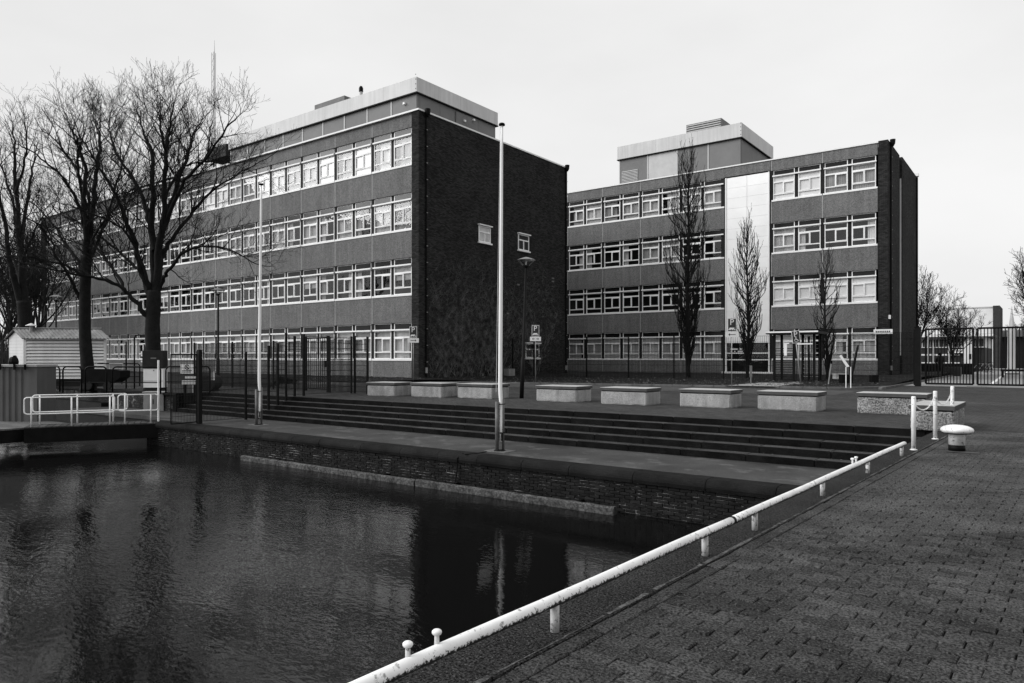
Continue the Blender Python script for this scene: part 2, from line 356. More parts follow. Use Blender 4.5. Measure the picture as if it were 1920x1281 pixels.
def text_mesh(body, size, m, name="lettering", align='CENTER', depth=0.002, spacing=1.0):
    c = bpy.data.curves.new(name, 'FONT'); c.body = body; c.size = size; c.align_x = align; c.align_y = 'CENTER'; c.extrude = depth; c.resolution_u = 3
    c.space_character = spacing
    t = bpy.data.objects.new(name, c); COL.objects.link(t)
    me = bpy.data.meshes.new_from_object(t.evaluated_get(bpy.context.evaluated_depsgraph_get()))
    bpy.data.objects.remove(t); bpy.data.curves.remove(c)
    me.materials.clear(); me.materials.append(m); me.name = name
    return me

# ------------------------------------------------------------------ ground, canal, quay, steps
EO = Vector((-2.017, 3.06, 0)); EA = math.atan2(0.041, 1.0)           # the canal's right edge: origin on the pipe rail and its slight turn
EE = Vector((sin(EA), cos(EA), 0)); EN = Vector((cos(EA), -sin(EA), 0))
def ens(n, s, z=0.0): p = EO+EN*n+EE*s; return Vector((p.x, p.y, z))
QZ = -0.72; WZ = -1.5
ZS = 0.144; TR = 0.35; YT = 16.05

g = MB()
xs = [-900, -75, -27.5, -1.3, 900]; ys = [-600, -40, 14.80, 16.35, 900]
for i in range(4):
    for j in range(4):
        if i == 1 and j == 1: continue
        if i == 2 and j in (1, 2): continue
        g.quad((xs[i],ys[j],-0.03), (xs[i+1],ys[j],-0.03), (xs[i+1],ys[j+1],-0.03), (xs[i],ys[j+1],-0.03))
structure("ground", g, M_soil)
w = MB().quad((-80,-45,WZ), (0,-45,WZ), (0,17,WZ), (-80,17,WZ))
structure("water", w, M_water)
b = MB().quad((-80,-45,-3), (0,-45,-3), (0,17,-3), (-80,17,-3)); structure("canal_bed", b, M_black)
# basin sides that are not built of visible brick
bw_ = MB()
a0, a1 = ens(-0.22, -60), ens(-0.22, 8.6)
bw_.quad((a0.x,a0.y,-3), (a1.x,a1.y,-3), (a1.x,a1.y,-0.2), (a0.x,a0.y,-0.2))
bw_.quad((-75,-40,-3), (-75,15,-3), (-75,15,0), (-75,-40,0)); bw_.quad((-75,-40,-3), (0,-40,-3), (0,-40,0), (-75,-40,0))
structure("canal_wall", bw_, M_qbrick)

# plaza paving: far sheet by material, near courses brick by brick
pl = MB()
pl.quad((-60,16.32,0), (6,16.32,0), (6,41.2,0), (-60,41.2,0)); pl.quad((-60,14.95,0), (-27.5,14.95,0), (-27.5,16.32,0), (-60,16.32,0))
p0, p1 = ens(2.6,-9), ens(2.6,13.4)
pl.quad((p0.x,p0.y,0), (12,p0.y,0), (12,16.32,0), (p1.x,16.32,0))
structure("plaza_paving", pl, M_plaza)

pav = MB()
c = [ens(0.06,-9,-0.0105), ens(2.66,-9,-0.0105), ens(2.66,13.9,-0.0105), ens(0.06,13.9,-0.0105)]
pav.quad(*c)
pave = structure("pavement", pav, M_bed)
BL, BWD, GAP = 0.2005, 0.0995, 0.0052
def brick_mesh(l, w_, h, seed, nm, m):
    r = random.Random(seed); b = MB(); e = 0.005
    x0, x1, y0, y1 = -l/2, l/2, -w_/2, w_/2
    j = lambda a: a+r.uniform(-0.0025, 0.0025)
    tz = [r.uniform(-0.0025, 0.0025) for _ in range(4)]
    lo = [(x0,y0,-h),(x1,y0,-h),(x1,y1,-h),(x0,y1,-h)]; mi = [(j(x0),j(y0),-e),(j(x1),j(y0),-e),(j(x1),j(y1),-e),(j(x0),j(y1),-e)]
    to = [(j(x0+e),j(y0+e),tz[0]),(j(x1-e),j(y0+e),tz[1]),(j(x1-e),j(y1-e),tz[2]),(j(x0+e),j(y1-e),tz[3])]
    b.v = lo+mi+to
    for k in range(2):
        for q in range(4): b.f.append((4*k+q, 4*k+(q+1)%4, 4*k+4+(q+1)%4, 4*k+4+q))
    b.f.append((8,9,10,11)); return b
BV = [brick_mesh(BL, BWD, 0.03, i, "brick", M_paver) for i in range(8)]
BH = [brick_mesh(BL/2-GAP/2, BWD, 0.03, 40+i, "brick", M_paver) for i in range(4)]
spots = []
row = 0; s = -1.6
rr = random.Random(3)
while s < 13.3:
    n0 = 0.215; off = (row % 2)
    n = n0
    if off: spots.append((n+BL/4, s, 1, 0)); n += BL/2+GAP/2
    while n < 2.6: spots.append((n+BL/2, s, 0, 0)); n += BL+GAP
    s += BWD+GAP; row += 1
s = -1.6
while s < 13.3: spots.append((0.158, s, 0, 1)); s += BL+GAP
s = -1.6
def dist(sp): p = ens(sp[0], sp[1]); return (p-Vector((0.2,0.6,0))).length
cand = []
for sp in spots:
    p = ens(sp[0], sp[1]); d = -0.5993*p.x+0.8005*p.y; r = 0.8005*p.x+0.5993*p.y
    vis = d > 0.5 and abs(r/d) < 0.74 and HC*F/d < 628
    cand.append((0 if vis else 1, d, sp))
cand.sort(key=lambda t: (t[0], t[1]))
MEV = [b.mesh("brick", M_paver) for b in BV]; MEH = [b.mesh("brick", M_paver) for b in BH]
rest = MB()
for k, (nv, d, sp) in enumerate(cand):
    n, s, half, turn = sp; p = ens(n, s, 0)
    p.z = 0.0+rr.uniform(-0.003, 0.003)+.006*sin(p.x*2.1+p.y*1.3)*sin(p.y*.9)
    rot = -EA+(pi/2 if turn else 0)+rr.gauss(0, 0.012)
    vi = rr.randrange(4 if half else 8)
    if k < 300:
        o = link("brick", (MEH if half else MEV)[vi], pave, p, rot)
        o.rotation_euler = (rr.gauss(0,0.010), rr.gauss(0,0.007), rot)
    else:
        src = (BH if half else BV)[vi]; i = len(rest.v); ca, sa = cos(rot), sin(rot); tx, ty = rr.gauss(0,.010), rr.gauss(0,.007)
        rest.v += [(p.x+x*ca-y*sa, p.y+x*sa+y*ca, p.z+z+y*tx-x*ty) for x,y,z in src.v]
        rest.f += [tuple(i+q for q in f) for f in src.f]
tag(rest.build("bricks", M_paver, pave), kind="stuff")
# concrete edge beam under the pipe rail with its pale back joint
eb = MB(); 
for k in range(12):
    s0 = -8+k*1.85; s1 = s0+1.84
    q = [ens(-0.26,s0), ens(0.104,s0), ens(0.104,s1), ens(-0.26,s1)]
    eb2 = MB(); i = 0
    lo = [(p.x,p.y,-0.35) for p in q]; mi = [(p.x,p.y,-0.016) for p in q]
    q2 = [ens(-0.235,s0+.003), ens(0.102,s0+.003), ens(0.102,s1-.003), ens(-0.235,s1-.003)]; to = [(p.x,p.y,0.002) for p in q2]
    eb2.v = lo+mi+to
    for kk in range(2):
        for qd in range(4): eb2.f.append((4*kk+qd, 4*kk+(qd+1)%4, 4*kk+4+(qd+1)%4, 4*kk+4+qd))
    eb2.f.append((8,9,10,11))
    if k == 0: edge = structure("canal_edge", eb2, M_edge)
    else: eb2.build("edge_stone", M_edge, edge)
ln = MB(); s = -2.0; lr = random.Random(5); wp_, nn = .010, .080
while s < 13.0:
    s2 = s+lr.uniform(.02,.06); wn = max(.003, min(.016, wp_+lr.gauss(0,.003))); n2 = .080+lr.uniform(-.004,.004)
    if lr.random() < .90: ln.quad(ens(nn-wp_,s,.004), ens(nn+wp_,s,.004), ens(n2+wn,s2,.004), ens(n2-wn,s2,.004))
    s = s2; wp_ = wn; nn = n2
ln.build("mortar_joint", M_line, edge)

# the low quay in front of the steps
q = MB().box(-33, -1.25, 12.40, 14.9, -1.9, QZ)
q.box(-33, -24.6, 12.9, 14.9, -1.9, QZ-0.002)
quay = structure("quay", MB().box(-24.6, -1.25, 12.395, 15.2, -1.9, QZ), M_quay)
MB().box(-33, -24.6, 13.0, 15.2, QZ-.14, QZ).build("quay_slab", M_quay, quay)
MB().box(-33, -24.6, 13.05, 15.1, -1.95, QZ-.141).build("quay_footing", M_qbrick, quay)  # dark solid stands in for the shaded void below the slab
# coping stones with a rounded nose
def cope_prof():
    y0, y1, z1 = 11.93, 12.392, QZ+0.006; z0 = QZ-0.19; pts = [(y1, z0), (y0+.02, z0)]
    R = 0.13
    for k in range(6): a = pi*1.0-(pi/2)*k/5; pts.append((y0+R+R*cos(a), z1-R+R*sin(a)))
    pts.append((y1, z1)); return pts
cp = random.Random(11); x = -1.95; k = 0
cps = [1.15, 1.2, 1.4, 1.6]
while x > -24.6:
    L_ = cp.choice(cps); x0 = max(x-L_, -24.62)
    m = MB().prism(cope_prof(), 'x', x0+.006, x-.006); dy = cp.uniform(-.006,.006); m.v = [(a, bb+dy, cc+cp.uniform(-.001,.001)) for a,bb,cc in m.v]
    m.build("coping_stone", M_cope, quay); x = x0; k += 1
# pale mortar in one coping joint and a thin pale joint along the back of the stones
jm = MB()
for k in range(60):
    xx = -24+k*.36+cp.uniform(-.1,.1)
    if cp.random() < .55: jm.box(xx, xx+cp.uniform(.2,.5), 12.392, 12.40+cp.uniform(.0,.02), QZ-.01, QZ+.006)
jm.build("mortar_joint", M_line, quay)
# quay wall, brick by brick
qw_b = MB().box(-24.5, -1.9, 12.02, 12.3, -1.95, -0.912); qwall = structure("quay_wall", qw_b, M_mortar)
MB().box(-24.52, -24.49, 12.02, 13.2, -1.95, -0.912).build("end_wall", M_qbrick, qwall)
QB = []
def wall_brick(seed, l=0.208, h=0.052, dp=0.035):
    r = random.Random(seed); b = MB(); e = .004; j = lambda a: a+r.uniform(-.003,.003)
    bk = [(-l/2,dp,-h/2),(l/2,dp,-h/2),(l/2,dp,h/2),(-l/2,dp,h/2)]
    md = [(j(-l/2),e,j(-h/2)),(j(l/2),e,j(-h/2)),(j(l/2),e,j(h/2)),(j(-l/2),e,j(h/2))]
    fr = [(j(-l/2+e),r.uniform(-.003,.003),j(-h/2+e)),(j(l/2-e),r.uniform(-.003,.003),j(-h/2+e)),(j(l/2-e),r.uniform(-.003,.003),j(h/2-e)),(j(-l/2+e),r.uniform(-.003,.003),j(h/2-e))]
    b.v = bk+md+fr
    for k in range(2):
        for q_ in range(4): b.f.append((4*k+q_, 4*k+(q_+1)%4, 4*k+4+(q_+1)%4, 4*k+4+q_))
    b.f.append((8,9,10,11)); return b
WBV = [wall_brick(i) for i in range(8)]; WBM = [b.mesh("brick", M_qbrick) for b in WBV]
br = random.Random(21); pos = []
for rI in range(11):
    z = -0.955-rI*0.0625
    x = -2.05-(0.11 if rI % 2 else 0)
    while x > -24.4: pos.append((x, z)); x -= 0.22
pos.sort(key=lambda p: -p[0]*1.0+abs(p[1]+1.2)*0.2)
wr = MB()
pos.sort(key=lambda p: (math.hypot(p[0], 12.0), ))
for k, (x, z) in enumerate(pos):
    vi = br.randrange(8); y = 12.002+max(-.012, min(.012, br.gauss(0,.006)))
    if k < 300: link("brick", WBM[vi], qwall, (x, y, z))
    else:
        i = len(wr.v); wr.v += [(x+a, y+bb, z+cc) for a,bb,cc in WBV[vi].v]; wr.f += [tuple(i+t for t in f) for f in WBV[vi].f]
tag(wr.build("bricks", M_qbrick, qwall), kind="stuff")
# retaining wall at the left with its own old bricks
rw = structure("retaining_wall", MB().box(-60, -27.5, 14.70, 14.95, -1.9, -0.06), M_mortar)
MB().box(-60, -27.5, 14.60, 15.0, -0.06, 0.02).build("wall_cap", M_cope, rw)
r2 = MB()
for rI in range(13):
    z = -0.10-rI*.0625; x = -27.6-(0.11 if rI % 2 else 0)
    while x > -40:
        vi = br.randrange(8); i = len(r2.v); y = 14.685+br.gauss(0,.005)
        r2.v += [(x+a, y+bb, z+cc) for a,bb,cc in WBV[vi].v]; r2.f += [tuple(i+t for t in f) for f in WBV[vi].f]; x -= .22
tag(r2.build("bricks", M_rbrick, rw), kind="stuff")
MB().box(-60, -33.0, 14.2, 14.7, -1.9, -0.55).build("footing", M_qbrick, rw)

# broad steps down to the quay, block by block
st = None
for k in range(5):
    y0 = YT-TR*k; zt = -ZS*k; x = -1.45
    sr = random.Random(50+k); x -= sr.uniform(0, .9)
    xb = -1.50
    while xb > -27.45:
        x0 = max(x, -27.5)
        m = MB().bbox(x0+.005, xb-.005, y0+sr.uniform(-.008,.008), y0+TR+.03, zt-ZS-.06, zt+sr.uniform(-.004,.003), 0.012)
        if st is None: o = st = structure("steps", m, M_step)
        else: o = m.build("step_block", M_step, st)
        o.data.materials.append(M_riser)  # riser faces take a much darker tone than the treads
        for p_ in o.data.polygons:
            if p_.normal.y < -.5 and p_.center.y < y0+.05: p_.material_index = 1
        xb = x0; x = xb-sr.uniform(1.25, 1.45)
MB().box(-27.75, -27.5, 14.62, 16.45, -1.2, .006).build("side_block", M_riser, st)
# side wall of the steps, in line with the canal edge
sw = MB(); p0, p1 = ens(-0.02, 8.4), ens(-0.02, 13.3)
sw.quad((p0.x,p0.y,-2), (p1.x,p1.y,-2), (p1.x,p1.y,-0.012), (p0.x,p0.y,-0.012))
sw.quad((p0.x,p0.y,-0.012), (p1.x,p1.y,-0.012), tuple(ens(.2,13.3,-.012)), tuple(ens(.2,8.4,-.012)))
sw.build("side_wall", M_edge, edge)

# ------------------------------------------------------------------ the two school buildings
BWID = 3.42
FL = [1.26, 5.01, 8.76, 12.49]; OPH = 2.20; ZB = 0.28; ZTOP = 15.44
def frame_mb(mir):
    """one window of a bay: x 0..1.46, z from the sill, front face at y=0.06"""
    b = MB(); wd = 1.46; y0, y1 = .055, .12
    X = (lambda a, c: (a, c)) if not mir else (lambda a, c: (wd-c, wd-a))
    def bx(a, c, z0, z1, ya=y0, yb=y1): a, c = X(a, c); b.box(a, c, ya, yb, z0, z1)
    for a in (0, wd-.055): bx(a, a+.055, .12, 1.745)
    i0, i1 = .055, wd-.055
    bx(i0, i1, .12, .155); bx(i0, i1, .465, .535); bx(i0, i1, 1.31, 1.41); bx(i0, i1, 1.70, 1.745)
    cx = wd*.47
    bx(cx-.03, cx+.03, .535, 1.31)
    # the opening casement has its own, heavier frame standing a little proud
    ya, yb = .040, .10
    a0, a1 = cx+.03, i1
    bx(a0, a1, 1.265, 1.335, ya, yb); bx(a0, a1, .525, .575, ya, yb); bx(a0, a0+.035, .575, 1.265, ya, yb); bx(a1-.035, a1, .575, 1.265, ya, yb)
    # top light above the sunshade bar
    for a in (0, wd-.05): bx(a, a+.05, 1.845, 2.19, .075, .12)
    bx(.05, wd-.05, 2.155, 2.19, .075, .12)
    return b
def pane_mb(mir):
    wd = 1.46; i0, i1 = .055, wd-.055; cx = wd*.47; out = []
    for (a, c, z0, z1) in ((i0,i1,.155,.465), (i0,cx-.03,.535,1.31), (cx+.065,i1-.035,.575,1.265), (i0,i1,1.41,1.70), (.05,wd-.05,1.845,2.155)):
        if mir: a, c = wd-c, wd-a
        out.append(MB().quad((a,.092,z0),(c,.092,z0),(c,.092,z1),(a,.092,z1)))
    return out
FRM = [frame_mb(m).mesh("window", M_white) for m in (0, 1)]
PNB = [pane_mb(m) for m in (0, 1)]
PNM = [[p.mesh("pane", M_dpane if i == 4 else M_glass) for i, p in enumerate(s)] for s in PNB]
def curtain_mb(a, c, z0, z1, seed):
    r = random.Random(seed); b = MB(); n = max(4, int((c-a)/.035)); yb = .20
    pts = [(a+(c-a)*k/n, yb+.022*sin(k*2.1+r.random())) for k in range(n+1)]
    for k in range(n):
        (xa, ya), (xc, yc) = pts[k], pts[k+1]; b.quad((xa,ya,z0),(xc,yc,z0),(xc,yc,z1),(xa,ya,z1))
    return b
CUR = {'full': curtain_mb(.03, 1.43, .12, 1.74, 1).mesh("curtain", M_curt), 'left': curtain_mb(.03, .45, .12, 1.74, 2).mesh("curtain", M_curt),
       'right': curtain_mb(.95, 1.43, .12, 1.74, 3).mesh("curtain", M_curt), 'most': curtain_mb(.03, 1.12, .12, 1.74, 4).mesh("curtain", M_curt),
       'rmost': curtain_mb(.4, 1.43, .12, 1.74, 5).mesh("curtain", M_curt)}
CUR['blind_or_reflection'] = MB().quad((.03,.135,.12),(1.43,.135,.12),(1.43,.135,1.74),(.03,.135,1.74)).mesh("blind_or_reflection", M_white)  # closed blind, on the right block also a painted sky reflection
CUR['half'] = MB().quad((.03,.135,.95),(1.43,.135,.95),(1.43,.135,1.74),(.03,.135,1.74)).mesh("blind_or_reflection", M_curt)
SILL = MB().box(.03, BWID-.03, -.035, .13, 0, .115).mesh("sill", M_white)
BAR = MB().box(.09, BWID-.09, -.05, .075, 1.752, 1.84).mesh("sunshade_bar", M_white)
PIL = MB().box(-.125, .125, .045, .26, .116, 2.20).mesh("pilaster", M_dark)
MUL = MB().box(1.585, 1.815, .085, .26, .116, 2.20).mesh("mullion", M_dark)
def panel_mesh(h): return MB().bbox(.015, BWID-.015, 0, .14, 0, h, .006).mesh("facade_panel", M_panel)
PANEL = panel_mesh(FL[1]-FL[0]-OPH-.006); PLINTH = panel_mesh(FL[0]-ZB-.003); PARAP = panel_mesh(ZTOP-FL[3]-OPH-.003)

def facade(B, Yf, bays, seed, curtain_rule, single_panes):
    """bays: left X of each bay, nearest first"""
    r = random.Random(seed); by = parent_world(B); npane = 0; rest = MB(); rest2 = MB(); seals = MB()
    for bi, X0 in enumerate(bays):
        def put(name, me, z, x=0.0, par=B):
            o = bpy.data.objects.new(name, me); COL.objects.link(o); o.parent = par
            o.location = (X0+x-by.x, Yf-by.y, z-by.z); return o
        seals.box(X0-.016, X0+.016, Yf+.004, Yf+.1, ZB, FL[0]-.004)
        seals.box(X0-.016, X0+.016, Yf+.004, Yf+.1, FL[3]+OPH+.002, ZTOP)
        for k in range(3): seals.box(X0-.016, X0+.016, Yf+.004, Yf+.1, FL[k]+OPH+.003, FL[k+1]-.004)
        put("facade_panel", PLINTH, ZB); put("facade_panel", PARAP, FL[3]+OPH+.003)
        for k in range(3): put("facade_panel", PANEL, FL[k]+OPH+.003)
        for k, z in enumerate(FL):
            put("sill", SILL, z); put("sunshade_bar", BAR, z); put("pilaster", PIL, z); put("mullion", MUL, z)
            for wi, xo in enumerate((.125, 1.825)):
                wobj = put("window", FRM[wi], z, xo)
                for pi_, pm in enumerate(PNM[wi]):
                    if npane+5 <= single_panes*5+4 and bi*8+k*2+wi < single_panes:
                        o = bpy.data.objects.new("pane", pm); COL.objects.link(o); o.parent = wobj
                    else:
                        rs_ = rest2 if pi_ == 4 else rest; i = len(rs_.v); rs_.v += [(X0+xo+a, Yf+bb, z+cc) for a,bb,cc in PNB[wi][pi_].v]; rs_.f += [tuple(i+t for t in f) for f in PNB[wi][pi_].f]
                ct = curtain_rule(k, bi, r)
                if ct:
                    o = bpy.data.objects.new("blind_or_reflection" if ct in ("blind_or_reflection","half") else "curtain", CUR[ct]); COL.objects.link(o); o.parent = wobj
    seals.build("joint_seal", M_seal, B)
    if rest.v: tag(rest.build("panes", M_glass, B), kind="stuff"); tag(rest2.build("top_panes", M_dpane, B), kind="stuff")

# --- left building
YL = 29.4; XR = -29.12
LB = thing("school_building", "longer four storey school block at left with ivy covered dark brick end wall", "building", (-54, YL, 0))
lbays = [-32.54-BWID*k for k in range(15)]
XLE = lbays[-1]
def rule_l(k, bi, r):
    if k == 3: return r.choice(['blind_or_reflection','full','full','full','blind_or_reflection','rmost'])
    if k == 2: return r.choice(['full','left','right',None,'half','most','full'])
    if k == 1: return r.choice([None,None,'half','left','full',None,'right'])
    return r.choice(['full','full','most','rmost','full']) if bi < 9 else r.choice([None,None,'full'])
facade(LB, YL, lbays, 5, rule_l, 56)
XG, YG1 = -28.56, 45.0
def gable_wall(B, X0, X1, Yf, Y1, mt, z1=ZTOP+.06):
    return MB().box(X0, X1, Yf, Y1, 0.0, z1).build("end_wall", mt, B)
gable_wall(LB, XR+.01, XG, YL-.10, YG1, M_gable)
MB().box(XLE-.95, XLE-.02, YL-.10, YG1, 0, ZTOP+.06).build("end_wall", M_gable, LB)
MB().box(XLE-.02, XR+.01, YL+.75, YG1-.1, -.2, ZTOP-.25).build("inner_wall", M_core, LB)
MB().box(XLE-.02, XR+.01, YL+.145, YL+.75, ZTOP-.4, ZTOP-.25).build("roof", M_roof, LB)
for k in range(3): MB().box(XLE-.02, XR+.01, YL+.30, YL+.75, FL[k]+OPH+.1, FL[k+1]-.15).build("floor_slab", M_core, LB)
MB().box(XLE-1.02, XG+.05, YL-.16, YL+.14, ZTOP+.062, ZTOP+.155).build("roof_trim", M_cap, LB)
MB().box(XG-.25, XG+.05, YL+.14, YG1+.05, ZTOP+.062, ZTOP+.155).build("roof_trim", M_cap, LB)
def penthouse(B, X0, X1, Y0, Y1, z0, ze, z1, over, nfront, nside, cols):
    """plant room on the roof: grey panels below, pale metal fascia above"""
    r = random.Random(int(abs(X0)*10))
    def seg(n, a, c): return [a+(c-a)*k/n for k in range(n+1)]
    fx = seg(nfront, X0, X1)
    for k in range(nfront):
        a, c = fx[k], fx[k+1]; MB().box(a+.10, c-.01, Y0, Y0+.2, z0, ze).build("wall_panel", M_post if k in cols else M_pent, B)
        MB().box(a+.0, a+.09, Y0-.03, Y0+.2, z0, ze).build("wall_post", M_post, B)
    sy = seg(nside, Y0+.21, Y1)
    for k in range(nside): MB().box(X1-.2, X1+.0, sy[k]+.01, sy[k+1]-.01, z0, ze).build("wall_panel", M_pent, B)
    MB().box(X0+.02, X0+.2, Y0+.21, Y1, z0, ze).build("wall_panel", M_pent, B)
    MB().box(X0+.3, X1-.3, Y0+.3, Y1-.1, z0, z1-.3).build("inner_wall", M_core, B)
    n2 = max(2, int((X1-X0)/2.6)); fx = seg(n2, X0-over, X1+over)
    for k in range(n2): MB().box(fx[k]+.004, fx[k+1]-.004, Y0-over, Y0-over+.12, ze+.05, z1).build("fascia_panel", M_fascia, B)
    n3 = max(2, int((Y1-Y0)/1.6)); sy = seg(n3, Y0-over+.124, Y1+over)
    for k in range(n3): MB().box(X1+over-.12, X1+over, sy[k]+.004, sy[k+1]-.004, ze+.05, z1-.005).build("fascia_panel", M_fascia, B)
    MB().box(X0-over, X0-over+.12, Y0-over+.124, Y1+over, ze+.05, z1-.005).build("fascia_panel", M_fascia, B)
    MB().box(X0-over-.03, X1+over+.03, Y0-over-.03, Y1+over+.03, ze-.02, ze+.046).build("eaves_strip", M_dark, B)
    MB().box(X0-over+.13, X1+over-.13, Y0-over+.13, Y1+over, z1-.3, z1-.15).build("roof", M_roof, B)
    rv = MB()
    for k in range(4): rv.box(X1+over-.09, X1+over-.04, Y0-over-.012, Y0-over-.001, ze+.2+k*.28, ze+.25+k*.28)
    rv.build("rivets", M_dark, B)
LBZ = 15.3
penthouse(LB, -49.3, -29.85, 30.45, 38.0, LBZ, 17.08, 18.0, .12, 9, 4, ())
penthouse(LB, -66.0, -57.5, 31.0, 37.0, LBZ, 16.55, 17.3, .10, 4, 3, ())
# side hatch and lamp fittings of the plant room
MB().box(-29.83, -29.80, 34.0, 35.4, 15.62, 15.95).build("side_hatch", M_fascia, LB)
MB().box(-29.83, -29.78, 33.9, 35.45, 16.0, 16.95).build("side_door", M_unit, LB)
for (x, y, z) in ((-30.8, 30.40, 16.65), (-29.77, 34.7, 16.55), (-29.77, 35.6, 16.85)):
    MB().box(x-.08, x+.08, y-.08, y+.08, z-.06, z+.06).build("wall_light", M_cap, LB)
MB().box(-41.6, -38.4, 32.2, 34.6, 17.5, 19.35).build("roof_unit", M_unit, LB)
x_, d_ = onY(677, 32.0)
fl_ = MB().lathe([(.11,-1.0),(.11,.55)], (x_, 32.0, 18.55), 14).build("flue", M_post, LB); MB().lathe([(.14,.555),(.14,.80),(.08,.92)], (x_, 32.0, 18.55), 14).build("flue_cap", M_black, fl_)
x_, d_ = onY(419, 32.5); MB().box(x_-1.6, x_+1.2, 32.0, 33.6, zat(299, d_), zat(277, d_)).build("roof_unit", M_boxd, LB)
MB().box(x_-1.4, x_-1.3, 32.4, 32.5, 15.2, zat(299, d_)).box(x_+1.0, x_+1.1, 32.4, 32.5, 15.2, zat(299, d_)).build("unit_legs", M_dark, LB)
# rain pipes on the end wall
def rainpipe(B, X, Y, zt, zb, side=1):
    m = MB().tube([(X+.07*side, Y, zt), (X+.07*side, Y, zb)], .055, 8)
    for k in range(int((zt-zb)/.95)): m.box(X, X+.14*side if side > 0 else X, Y-.075, Y+.075, zb+.9+k*.95, zb+.94+k*.95) if side > 0 else None
    pp = m.build("rain_pipe", M_black, B)
    MB().lathe([(.06,-.12),(.15,.05),(.17,.3),(.17,.34)], (X+.16, Y, zt), 10).build("rain_head", M_black, pp)
    cl = MB()
    for k in range(int((zt-zb)/.95)): cl.box(X+.125, X+.145, Y-.05, Y+.05, zb+.92+k*.95, zb+.96+k*.95)
    cl.build("pipe_clips", M_steel, pp)
    MB().tube([(X+.07, Y, zb+.30), (X+.07, Y, zb+.62)], .075, 8).build("pipe_foot", M_conc, pp)
rainpipe(LB, XG, onX(798, XG)[0], ZTOP-.1, .25)
rainpipe(LB, XG, YG1-.25, ZTOP-.1, .25)
# three small windows in the end wall (they face +X)
def side_window(B, X, Ya, Yb, z0, z1, curtain):
    w = MB(); t = .06
    w.box(X-.03, X+.05, Ya, Ya+t, z0, z1).box(X-.03, X+.05, Yb-t, Yb, z0, z1).box(X-.03, X+.05, Ya+t, Yb-t, z1-t, z1).box(X-.03, X+.05, Ya+t, Yb-t, z1-.42, z1-.34)
    ym = (Ya+Yb)/2; w.box(X-.03, X+.05, ym-.04, ym+.04, z0+t, z1-.42).box(X-.03, X+.05, Ya+t, Yb-t, z0, z0+t)
    wo_ = w.build("window", M_white, B)
    MB().box(X-.03, X+.12, Ya-.06, Yb+.10, z0-.10, z0-.005).build("sill", M_white, wo_)
    MB().box(X-.03, X+.16, Ya-.06, Yb+.10, z1+.02, z1+.09).build("ledge", M_white, wo_)
    MB().box(X+.001, X+.004, Ya+t, Yb-t, z0+t, z1-t).build("backing", M_curt if curtain else M_core, wo_)
    MB().quad((X+.02,Ya+t,z0+t),(X+.02,Yb-t,z0+t),(X+.02,Yb-t,z1-t),(X+.02,Ya+t,z1-t)).build("pane", M_glass, wo_)
for (pa, pb, yt, yb, c) in ((897,919,425,455,1),(971,991,441,470,0),(985,1010,645,671,0)):
    Ya, da = onX(pa, XG); Yb, db = onX(pb, XG); side_window(LB, XG, Ya, Yb, zat(yb, (da+db)/2), zat(yt, (da+db)/2), c)
for (px, py) in ((971, 534), (951, 588), (1036, 522), (1036, 528)):
    Y, d = onX(px, XG); z = zat(py, d); MB().box(XG, XG+.06, Y-.12, Y+.12, z-.05, z+.05).build("wall_vent", M_unit, LB)

# --- right building
YR = 51.6; XRR = -8.80
RB = thing("school_building", "shorter four storey school block at right with white glazed stair column", "building", (-20, YR, 0))
rb1 = [-12.24, -15.66]; rb2 = [-22.46, -25.88, -29.30, -32.72]
def rule_r(k, bi, r):
    if k == 1 and bi < 2: return 'blind_or_reflection'  # white sheets behind these panes paint the bright sky reflection
    if k == 3 and bi == 1: return 'blind_or_reflection'  # bright panes on the top floor, painted the same way
    if k == 3: return r.choice(['full','full','most','rmost','left'])
    if k == 2: return r.choice(['left','right',None,None,'full'])
    if k == 1: return r.choice([None,None,None,'left','right']) if bi > 1 else r.choice(['full','most'])
    return r.choice(['full','full','full','most'])
facade(RB, YR, rb1+rb2, 9, rule_r, 48)
XRG = -8.22
MB().box(XRR+.01, XRG, YR-.10, 56.0, 0, ZTOP+.10).build("end_wall", M_gable, RB)
MB().box(XRG-.5, XRG-.12, 56.0, 56.5, 0, ZTOP).build("end_wall", M_gable, RB)
MB().box(-20, XRG+.10, 56.5, 63.4, 0, ZTOP+.08).build("end_wall", M_gable, RB)
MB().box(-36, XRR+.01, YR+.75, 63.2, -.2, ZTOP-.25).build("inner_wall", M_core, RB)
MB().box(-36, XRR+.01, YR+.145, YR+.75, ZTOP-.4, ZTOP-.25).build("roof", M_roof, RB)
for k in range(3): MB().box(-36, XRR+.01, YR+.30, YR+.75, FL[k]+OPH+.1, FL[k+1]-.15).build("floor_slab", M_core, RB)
MB().box(-36, XRR+.02, YR-.06, YR+.14, ZTOP+.002, ZTOP+.09).build("roof_trim", M_cap, RB)
MB().box(-19.06, -15.72, YR+.0, YR+.14, FL[3]+OPH+.05, ZTOP).build("facade_panel", M_panel, RB)
penthouse(RB, -28.3, -18.2, 52.6, 60.0, LBZ, 17.75, 18.85, .12, 4, 3, (1,))
x_, d_ = onY(1325, 54.5); vu = MB().box(x_-1.7, x_+1.2, 54.5, 57.0, 18.0, zat(227, d_)).build("roof_unit", M_unit, RB)
lv = MB(); zt = zat(227, d_)
for k in range(9): lv.box(x_-1.65, x_+1.15, 54.44, 54.497, zt-.15-k*.17, zt-.08-k*.17)
lv.build("louvres", M_post, vu)
gr = MB()
for k in range(11): gr.box(-28.05, -26.6, 52.55, 52.598, 15.5+k*.12, 15.56+k*.12)
gr.build("louvre_grille", M_post, RB)
